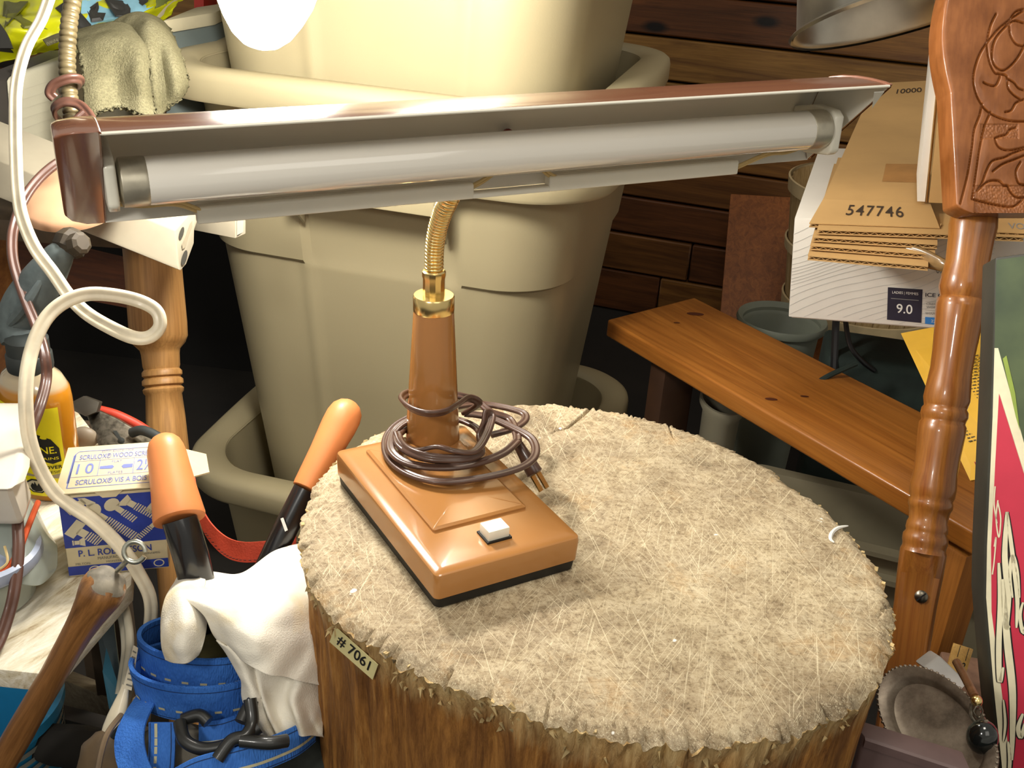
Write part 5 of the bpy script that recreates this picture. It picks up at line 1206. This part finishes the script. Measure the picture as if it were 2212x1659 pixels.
lpatch([(.45, .07), (.43, .11), (.46, .15), (.48, .12), (.50, .17), (.53, .12), (.56, .16), (.58, .12), (.61, .14), (.62, .09), (.58, .06), (.50, .055)], M_blk, .0010)
lpatch([(.35, .22), (.9, .20), (.9, .26), (.35, .26)], plain('label_photo', 'a89a80', .5), .0003)
M_trig = plain('worn_grey_rubber', '5f6a6b', .7, var=.25, vs=40, bmp=.4, bs=150); M_trigd = plain('dark_cap_rubber', '2b302f', .6, var=.2); M_noz = plain('brown_nozzle', '3b3122', .6, var=.3, vs=60)
cp0 = V((bo.x, bo.y, bo.z+hb*1.02)); hc = fith(V((bo.x, bo.y, bo.z)), 732)-hb*1.02
MB().lathe([(.0175, 0), (.018, .003), (.0178, hc*.5), (.0165, hc*.55), (.0165, hc), (.010, hc+.003)], T(cp0), 32).build('cap', M_trigd, bt, smooth=True, angle=45)
dT = (cp0-CAM).dot(Fw)
hp = crv([P(45, 735, dT), P(38, 700, dT), P(58, 655, dT-.005), P(95, 600, dT-.01), P(128, 552, dT-.015), P(145, 532, dT-.015)], 8)
nH = len(hp); rad = crv([V((r, 0, 0)) for r in (.0150, .0165, .0180, .0160, .0115, .0075)], 8)
MB().tube(hp, [v.x for v in rad], 20).build('trigger_body', M_trig, bt, smooth=True)
MB().tube(crv([P(20, 700, dT-.016), P(50, 665, dT-.024), P(92, 600, dT-.022)], 6), [.0025+.002*math.sin(math.pi*i/12) for i in range(13)], 8).build('side_groove', M_trig, bt, smooth=True)
MB().lathe([(.009, 0), (.013, .004), (.0135, .012), (.010, .018), (.006, .021)], axisframe(P(142, 548, dT-.015), P(168, 495, dT-.01)), 8).build('nozzle', M_noz, bt)
MB().lathe([(.006, 0), (.009, .002), (.009, .010), (.006, .012)], axisframe(P(160, 530, dT-.02), P(190, 520, dT-.03)), 8).build('nozzle_tip', M_noz, bt)
# white tub with clear container below
M_tubw = plain('white_tub_plastic', 'ddd4c5', .35, coat=.2, var=.08, vs=14); M_clear = base('clear_plastic', .12, spec=.5, trans=.0)[0]
m, b, nt = base('cloudy_plastic', .2, spec=.6, trans=.55); b.inputs['Base Color'].default_value = (.62, .68, .62, 1); M_clear = m
M_rimb = plain('pale_blue_rim', 'a9b4cb', .3, coat=.3); M_or = plain('orange_band', 'd8592a', .45)
tcx, ty_, tdz = -30, 1260, .72
q = G(-30, 1290, ZW); tub = thing('food_container', 'cloudy plastic container with a pale blue lid rim on the white board', 'container', V((q.x, q.y, ZW)))
R_ = .040
MB().lathe([(R_*.80, .001), (R_*.86, .004), (R_*.97, .030), (R_*1.03, .0315), (R_*1.03, .036), (R_*1.00, .0365), (R_*.94, .034), (R_*.82, .006), (.001, .004)], T(V((q.x, q.y, ZW))), 48).build('bowl', M_clear, tub, smooth=True)
MB().lathe([(R_*1.05, .033), (R_*1.08, .036), (R_*1.06, .042), (R_*.98, .044), (R_*.96, .040), (R_*.5, .040), (.001, .040)], T(V((q.x, q.y, ZW))), 48, cap=False).build('lid', M_rimb, tub, smooth=True)
bag = thing('clear_clamshell', 'cloudy clear plastic pack with an orange band standing behind the container', 'package', G(60, 1200, ZW))
cloth('film', [[(-40, 1060, .80), (40, 1060, .80), (75, 1090, .81), (105, 1160, .82)], [(-40, 1130, .775), (50, 1140, .77), (90, 1150, .785), (125, 1180, .80)], [(-40, 1200, .765), (50, 1210, .755), (95, 1220, .77), (122, 1225, .785)], [(-40, 1250, .76), (40, 1262, .75), (80, 1265, .76), (98, 1255, .77)]], M_clear, bag, 40, 40, amp=.004, fr=30, th=.001)
MB().tube(crv([P(82, 1085, .795), P(60, 1140, .765), P(38, 1195, .752), P(10, 1232, .745), P(-40, 1250, .74)], 8), .0022, 8).build('orange_band', M_or, bag, smooth=True)
MB().tube(crv([P(10, 1180, .75), P(16, 1215, .745), P(-10, 1235, .742)], 6), .001, 6).build('twist', M_wire, bag, smooth=True)
wtub = thing('white_tub', 'white plastic tub with a rounded lid standing on the clear pack at the left edge', 'tub', P(0, 1150, .74))
wA = [P(-120, 880, .80), P(52, 880, .80), P(40, 1020, .735), P(26, 1060, .72), P(-120, 1060, .72)]
MB().slab(wA, (0, .02, -.006)).build('lid', M_tubw, wtub, bevel=.004, bseg=3)
MB().slab([P(-120, 1050, .725), P(22, 1052, .725), P(46, 985, .755), P(-120, 985, .755)], V((0, .01, -.040))).build('tub_body', M_tubw, wtub, bevel=.008, bseg=3)
MB().slab([P(-120, 1020, .733), P(22, 1020, .733), P(20, 1165, .725), P(8, 1180, .722), P(-120, 1180, .722)], Fw*.01).build('label_face', plain('translucent_white_side', 'ddd9cc', .4), wtub, bevel=.003) if False else None

# ================================================================ PLIERS BEHIND THE SCREW BOX
M_grip = plain('orange_grip', 'de8a50', .45, coat=.05, var=.06, vs=14); M_tubeb = plain('black_steel_tube', '141519', .28, coat=.5); M_redg = plain('red_handle', 'c23b26', .45)
pt = thing('locking_tool', 'dull steel tool with a red handle lying behind the screw box', 'tool', P(250, 930, .95))
MB().slab([P(188, 900, .95), P(212, 886, .95), P(255, 905, .95), P(330, 950, .95), P(345, 985, .93), P(240, 985, .92), P(215, 970, .93)], Fw*.005).build('steel_plate', M_steel, pt, bevel=.0008)
MB().slab([P(152, 870, .95), P(180, 855, .95), P(215, 868, .95), P(208, 890, .94), P(186, 900, .94), P(152, 885, .94)], Fw*.008).build('jaw', plain('dark_steel', '4b463d', .5, .6), pt, bevel=.001)
MB().tube(crv([P(212, 886, .965), P(250, 896, .965), P(300, 920, .965), P(350, 955, .96), (P(420, 1010, .95))], 8), .0045, 10).build('red_handle', M_redg, pt, smooth=True)
MB().tube(crv([P(285, 935, .94), P(310, 930, .935), P(350, 950, .93), P(370, 975, .93)], 6), .0045, 10).build('black_lever', M_trigd, pt, smooth=True)
MB().ball(P(182, 945, .94), .0115, seg=18, sc=(1.1, .6, .9)).build('knob', plain('grey_knob', '8a7d6a', .5, var=.2), pt, smooth=True)
MB().lathe([(.003, 0), (.003, .001), (.001, .0016)], frame(P(262, 952, .934), Rt, z=-Fw), 12).build('pin', M_trigd, pt); 
MB().slab([P(244, 930, .939), P(252, 930, .939), P(268, 955, .936), P(260, 957, .936)], -Fw*.0008).build('lever_mark', M_trigd, pt)

# ================================================================ LOPPERS
lop = thing('loppers', 'pair of loppers with orange grips and black tube handles standing left of the stump', 'loppers', P(480, 1400, .84))
def grip(tip, bot, prof_, d0, d1):
    a, b2 = P(*tip, d0), P(*bot, d1); Lg = (b2-a).length; M_g = axisframe(a, b2); k = d0/FPX
    return MB().lathe([(r*k, t*Lg) for t, r in prof_], M_g, 40).build('grip', M_grip, lop, smooth=True), a, b2
pr = [(0, 2), (.012, 14), (.04, 24), (.09, 33), (.16, 38), (.24, 41), (.4, 43), (.7, 48), (.97, 54), (1.0, 53), (1.005, 42)]
g1, a1, b1_ = grip((352, 938), (388, 1122), pr, .80, .775)
pr2 = [(0, 2), (.012, 13), (.04, 24), (.1, 34), (.18, 38), (.3, 38), (.6, 33), (.97, 30), (1.0, 29), (1.005, 22)]
g2_, a2, b2_ = grip((760, 866), (661, 1056), pr2, .875, .845)
end1, end2 = P(430, 1400, .80), P(520, 1400, .84)
MB().tube([b1_, P(412, 1200, .775), P(436, 1300, .79), end1], .0128, 20).build('tube_handle', M_tubeb, lop, smooth=True)
MB().tube([b2_, P(618, 1140, .842), P(575, 1230, .84), end2], .0098, 20).build('tube_handle', M_tubeb, lop, smooth=True)
MB().box(T((end1+end2)/2), .06, .02, .03).build('pivot_block', M_steel, lop, bevel=.003)
MB().slab([P(606, 1120, .831), P(612, 1118, .831), P(622, 1145, .829), P(616, 1148, .829)], -Fw*.0006).build('white_mark', M_white, lop)
# orange webbing
M_orw = plain('orange_webbing', 'd24a2e', .7, var=.1, vs=40, bmp=.4, bs=600)
orw = thing('orange_strap', 'orange red webbing strap sagging between the two lopper handles', 'strap', P(520, 1190, .88))
MB().ribbon(crv([P(415, 1010, .93), P(425, 1080, .92), P(445, 1135, .91), P(480, 1175, .90), P(520, 1192, .89), P(580, 1190, .89), P(640, 1180, .89)], 8), Up*.017, .0014).build('webbing', M_orw, orw, smooth=True)
mb = MB()
wpts = crv([P(445, 1135, .909), P(480, 1175, .899), P(520, 1192, .889), P(580, 1190, .889)], 6)
for p in wpts: mb.box(T(p-Fw*.0012-Up*.0066) , .0022, .0003, .0005)
mb.build('stitching', M_blk, orw, kind='stuff')

# ================================================================ WOODEN HANDLE WITH SCREW EYE
M_hand = wood('handle_wood', 'ab7743', '6b4421', (P(-60, 1760, .76)-P(232, 1255, .67)), .4, coat=.2, sc=1.6, bmp=.2)
hA, hB_ = P(232, 1255, .67), P(-60, 1760, .76); HF = axisframe(hA, hB_); Lh = (hB_-hA).length; k = .68/FPX
hd = thing('wooden_staff', 'old flared wooden tool handle with a steel screw eye in its end', 'handle', hA)
MB().lathe([(1*k, -.003), (20*k, -.0035), (38*k, -.001), (46*k, .002), (49*k, .006), (48*k, .011), (42*k, .022), (37*k, .034), (33*k, .048), (31*k, .065), (30*k, .09), (31*k, .12), (33*k, .15), (33*k, Lh)], HF, 40, rf=lambda a, z: 1+.03*math.sin(2*a)+.02*math.sin(3*a+z*90)).build('shaft', M_hand, hd, smooth=True)
M_endg = plain('worn_grey_end', '8f8675', .7, var=.35, vs=60, bmp=.3, bs=200)
MB().lathe([(1*k, -.0042), (18*k, -.0047), (35*k, -.0022), (43*k, .0004)], HF, 36, cap=False, rf=lambda a, z: 1+.05*math.sin(2*a)+.06*math.sin(5*a)).build('worn_end', M_endg, hd, smooth=True)
M_zn = plain('zinc_steel', 'c3c4b6', .3, .9, var=.2, vs=100)
ec = P(291, 1192, .66)
eye = MB().tube([ec+Rt*(.0066*math.cos(a))+Up*(.0064*math.sin(a)) for a in [2*math.pi*i/28 for i in range(27)]], .00165, 10).build('screw_eye', M_zn, hd, smooth=True)
MB().tube(crv([P(278, 1208, .66), P(268, 1218, .665), P(254, 1232, .675)], 6), .0017, 10).build('eye_shank', M_zn, eye, smooth=True)

# ================================================================ LOWER LEFT: BUCKET, SAW BLADE, BEAMS
M_turq = plain('turquoise_plastic', '2c8fc0', .4, coat=.2, var=.04); M_gstripe = plain('grey_stripe', '8f8f84', .5); M_turqi = plain('dark_turquoise', '12606a', .5)
bu = P(-62, 1510, .82); rB = .063; HB_ = .20
bk2 = thing('turquoise_bucket', 'turquoise plastic bucket with grey stripes in the lower left corner', 'bucket', (bu.x, bu.y, bu.z-HB_))
BT = T(bu)
MB().lathe([(rB*.72, -HB_), (rB*.93, -.05), (rB, -.012), (rB*1.05, -.010), (rB*1.06, 0), (rB*1.0, .003), (rB*.97, 0), (rB*.90, -.05), (rB*.70, -HB_+.004), (.001, -HB_+.004)], BT, 64).build('bucket_wall', M_turq, bk2, smooth=True, angle=50)
for i, zz in enumerate((-.018, -.027, -.036, -.045)):
    r1 = rB*(1-.0-(-zz-.012)*1.0)+.0005; MB().lathe([(r1+.0008, zz), (r1+.0004, zz-.0048)], BT, 64, cap=False).build('stripe', M_gstripe, bk2, smooth=True)
M_blade = plain('bluish_saw_steel', '7e8c92', .3, .7, var=.15, vs=20)
bl = thing('saw_blade', 'narrow blued steel blade standing upright between the handle and the plug cord', 'blade', P(250, 1560, .80))
MB().slab([P(244, 1570, .80), P(272, 1560, .80), P(236, 1270, .85), P(196, 1290, .85)], Fw*.0016).build('blade', M_blade, bl)
MB().slab([P(230, 1400, .8235), P(262, 1500, .806), P(255, 1560, .799), P(236, 1530, .803), P(222, 1450, .815)], -Fw*.0004).build('blue_reflection_patch', plain('painted_blue_reflection', '4f93b3', .35), bl)  # blue reflection on the steel, painted as a coloured patch
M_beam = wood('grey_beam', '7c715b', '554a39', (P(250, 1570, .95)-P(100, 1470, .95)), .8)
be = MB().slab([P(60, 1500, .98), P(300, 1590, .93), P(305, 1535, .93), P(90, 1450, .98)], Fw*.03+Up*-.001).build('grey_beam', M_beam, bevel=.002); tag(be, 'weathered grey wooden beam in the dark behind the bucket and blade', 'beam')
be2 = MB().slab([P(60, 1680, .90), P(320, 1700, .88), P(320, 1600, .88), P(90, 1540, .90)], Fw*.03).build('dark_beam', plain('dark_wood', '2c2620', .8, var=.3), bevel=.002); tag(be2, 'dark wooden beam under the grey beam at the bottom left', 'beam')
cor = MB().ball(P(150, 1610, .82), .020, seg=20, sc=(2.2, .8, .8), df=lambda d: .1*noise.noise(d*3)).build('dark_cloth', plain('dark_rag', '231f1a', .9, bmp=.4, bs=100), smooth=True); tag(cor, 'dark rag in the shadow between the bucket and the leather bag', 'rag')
M_leath = plain('brown_leather', '6f5b42', .6, var=.2, vs=25, bmp=.3, bs=200)
lb2 = thing('leather_pouch', 'brown leather pouch with a strap at the bottom edge beside the blue webbing', 'pouch', P(285, 1680, .74))
MB().ball(P(250, 1680, .77), .036, seg=28, sc=(.75, .5, 1.25), df=lambda d: .06*noise.noise(d*4)).build('pouch_body', M_leath, lb2, smooth=True)
MB().tube(crv([P(262, 1545, .745), P(230, 1590, .725), P(212, 1660, .715), P(208, 1720, .71)], 8), .0022, 8).build('piping', M_leath, lb2, smooth=True)
MB().tube(crv([P(246, 1590, .745), P(262, 1572, .742), P(280, 1562, .745)], 6), .003, 8).build('dark_loop', M_trigd, lb2, smooth=True)

# ================================================================ BLUE RATCHET STRAP
M_web, b, nt = base('blue_webbing', .75, spec=.2); co = coords(nt)
nt.links.new(ramp(nt, noi(nt, co, 25, 5), [(.3, srgb('2b5cae')), (.65, srgb('4580d8'))]), b.inputs['Base Color']); bump(nt, b, noi(nt, axco(nt, co, (0, .25, 1), 30, 900), 1, 1), .8, .0012)
M_st = plain('pale_stitching', 'c9c3a0', .7); M_std = plain('dark_stitching', '16305c', .7)
bs = thing('ratchet_strap', 'coiled blue webbing strap with pale stitching and black wire hooks under the white rag', 'strap', P(430, 1560, .74))
def coil(cpx, cpy, d, rx, ry, hgt, turns, tiltv, a0=0, dz=0, shrink=.0014):
    c = P(cpx, cpy, d); X = Rt.copy(); X.z = 0; X.normalize(); Yd = V((-X.y, X.x, 0)); pts = []; n = int(44*turns)
    for k in range(n+1):
        a = a0+2*math.pi*turns*k/n; q = 1-shrink*k/44/max(rx, .01)*1.0
        pts.append(c+X*(rx*q*math.cos(a))+Yd*(ry*q*math.sin(a))+V((0, 0, dz*k/n)) + tiltv*(math.cos(a)*rx))
    return pts
def webb(pts, wv, name='webbing_loop', dash=True, th=.0016, side=-1, parent=None):
    par = parent or bs
    MB().ribbon(pts, wv, th).build(name, M_web, par, smooth=True)
    if dash:
        mb = MB(); mk = MB()
        for i in range(1, len(pts)-1):
            p = pts[i]; t = (pts[i+1]-pts[i-1]).normalized(); w_ = (V(wv(i/(len(pts)-1))) if callable(wv) else V(wv)); n = t.cross(w_.normalized()).normalized()
            if n.dot(CAM-p) < 0: n = -n
            o = p+n*(th*.5+.0003)
            for s_, t_m, q in ((-.22, mb, 1), (.36, mk, 1), (-.44, mk, 1)):
                if t_m is mb and i % 2: continue
                oo = o+w_*s_; ln = t*(.0024 if t_m is mb else (pts[i+1]-pts[i-1]).length*.26); hh = w_.normalized()*(.0010 if t_m is mb else .0003)
                t_m.add([oo-ln-hh, oo+ln-hh, oo+ln+hh, oo-ln+hh], [(0, 1, 2, 3)])
        mb.build('stitching', M_st, par, kind='stuff'); mk.build('seam', M_std, par, kind='stuff')
up_ = V((0, 0, 1)); tl_ = V((0, 0, -.05))
webb(coil(437, 1410, .775, .046, .025, .028, 2.1, tl_, 0, 0), up_*.030+Rt*.002)
webb(coil(434, 1468, .765, .048, .026, .030, 2.1, V((0, 0, .0)), .5), up_*.031-Rt*.003)
webb(crv([P(330, 1490, .765), P(300, 1535, .745), P(280, 1590, .73), P(290, 1655, .72), P(335, 1730, .71)], 10), lambda t: (Rt*.020+Up*.006), dash=False)
webb(crv([P(350, 1560, .735), P(350, 1620, .732), P(345, 1700, .73)], 8), Rt*.018)
webb(crv([P(350, 1710, .70), P(420, 1672, .70), P(500, 1650, .705), (P(570, 1630, .715)), P(640, 1600, .735), P(680, 1570, .76)], 12), Up*.021)
webb(crv([P(430, 1590, .742), P(480, 1585, .742), P(540, 1560, .75), P(600, 1520, .77)], 10), Up*.020)
M_hk = plain('black_coated_hook', '222322', .4, coat=.3, var=.2)
for pts in ([(388, 1560, .725), (400, 1600, .715), (440, 1618, .712), (490, 1610, .712), (530, 1590, .712), (560, 1570, .715)], [(540, 1510, .72), (545, 1560, .715), (530, 1590, .708), (500, 1600, .705), (470, 1640, .70)], [(560, 1500, .73), (535, 1530, .722), (520, 1560, .716)], [(520, 1600, .705), (580, 1605, .705), (620, 1600, .712)], [(395, 1555, .73), (430, 1545, .73), (450, 1560, .728)]):
    MB().tube(crv([P(*q_) for q_ in pts], 8), .0045, 12).build('hook', M_hk, bs, smooth=True)
inn = thing('olive_fabric', 'olive and black fabric bundle inside the blue strap coil', 'fabric', P(450, 1420, .79))
MB().ball(P(455, 1440, .785), .033, seg=24, sc=(1.1, .8, .7), df=lambda d: .15*noise.noise(d*3)).build('bundle', plain('olive_cloth', '6b6539', .85, var=.3, vs=40, bmp=.4, bs=200), inn, smooth=True)
gry = MB().ball(P(400, 1650, .765), .036, seg=24, sc=(1.2, .6, .9), df=lambda d: .12*noise.noise(d*3)).build('grey_canvas', plain('grey_canvas_cloth', '736d60', .85, var=.2, vs=30, bmp=.4, bs=300), smooth=True); tag(gry, 'grey canvas bundle filling the lower loop of the blue strap', 'canvas')
gr2 = MB().ball(P(640, 1650, .79), .030, seg=24, sc=(1.3, .7, .9), df=lambda d: .12*noise.noise(d*3+V((3, 0, 0)))).build('dark_bundle', plain('greenish_cloth', '3f4540', .85, var=.3, vs=30, bmp=.4, bs=300), smooth=True); tag(gr2, 'dark greenish cloth bundle at the bottom against the stump side', 'cloth')

# ================================================================ WHITE RAG
M_rag, b, nt = base('white_rag', .9, spec=.1); co = coords(nt)
nt.links.new(ramp(nt, noi(nt, co, 16, 4), [(.30, srgb('e2cfa4')), (.46, srgb('f1ebdc'))]), b.inputs['Base Color']); bump(nt, b, noi(nt, co, 900, 2), .35, .001)
rg = thing('white_rag', 'crumpled white knitted rag draped over the blue strap coil against the stump', 'rag', P(520, 1400, .75))
cloth('rag_top', [[(385, 1240, .80), (440, 1236, .80), (520, 1240, .815), (600, 1188, .83), (690, 1170, .84)], [(372, 1268, .765), (430, 1262, .765), (510, 1262, .775), (600, 1240, .785), (700, 1230, .80)], [(395, 1290, .73), (450, 1300, .725), (520, 1310, .73), (610, 1300, .745), (700, 1300, .77)],
  [(440, 1330, .725), (490, 1350, .715), (545, 1360, .715), (620, 1360, .735), (700, 1360, .755)], [(462, 1372, .73), (505, 1390, .715), (560, 1410, .712), (625, 1415, .73), (700, 1420, .75)], [(480, 1395, .735), (520, 1420, .72), (570, 1450, .715), (630, 1465, .73), (700, 1480, .75)]], M_rag, rg, 80, 70, amp=.010, fr=24, th=.0016)
cloth('rag_lobe', [[(385, 1240, .795), (410, 1245, .78), (445, 1252, .765)], [(362, 1290, .75), (395, 1280, .735), (440, 1300, .74)], [(350, 1345, .735), (400, 1340, .715), (445, 1350, .735)], [(352, 1395, .735), (395, 1395, .712), (438, 1395, .73)], [(362, 1422, .74), (400, 1432, .72), (430, 1412, .735)]], M_rag, rg, 40, 60, amp=.008, fr=26, th=.0016, seed=3)
cloth('rag_hang', [[(470, 1380, .735), (520, 1400, .73), (580, 1420, .735), (660, 1440, .75), (700, 1440, .76)], [(490, 1410, .74), (530, 1425, .725), (585, 1450, .735), (650, 1470, .74), (700, 1480, .76)], [(520, 1460, .74), (550, 1480, .725), (590, 1500, .738), (640, 1510, .735), (700, 1520, .76)],
  [(525, 1510, .742), (565, 1530, .725), (600, 1540, .738), (645, 1550, .73), (700, 1560, .76)], [(562, 1585, .745), (590, 1592, .73), (620, 1592, .735), (655, 1590, .735), (700, 1590, .76)]], M_rag, rg, 70, 60, amp=.007, fr=30, th=.0016, seed=8, fold=.003)
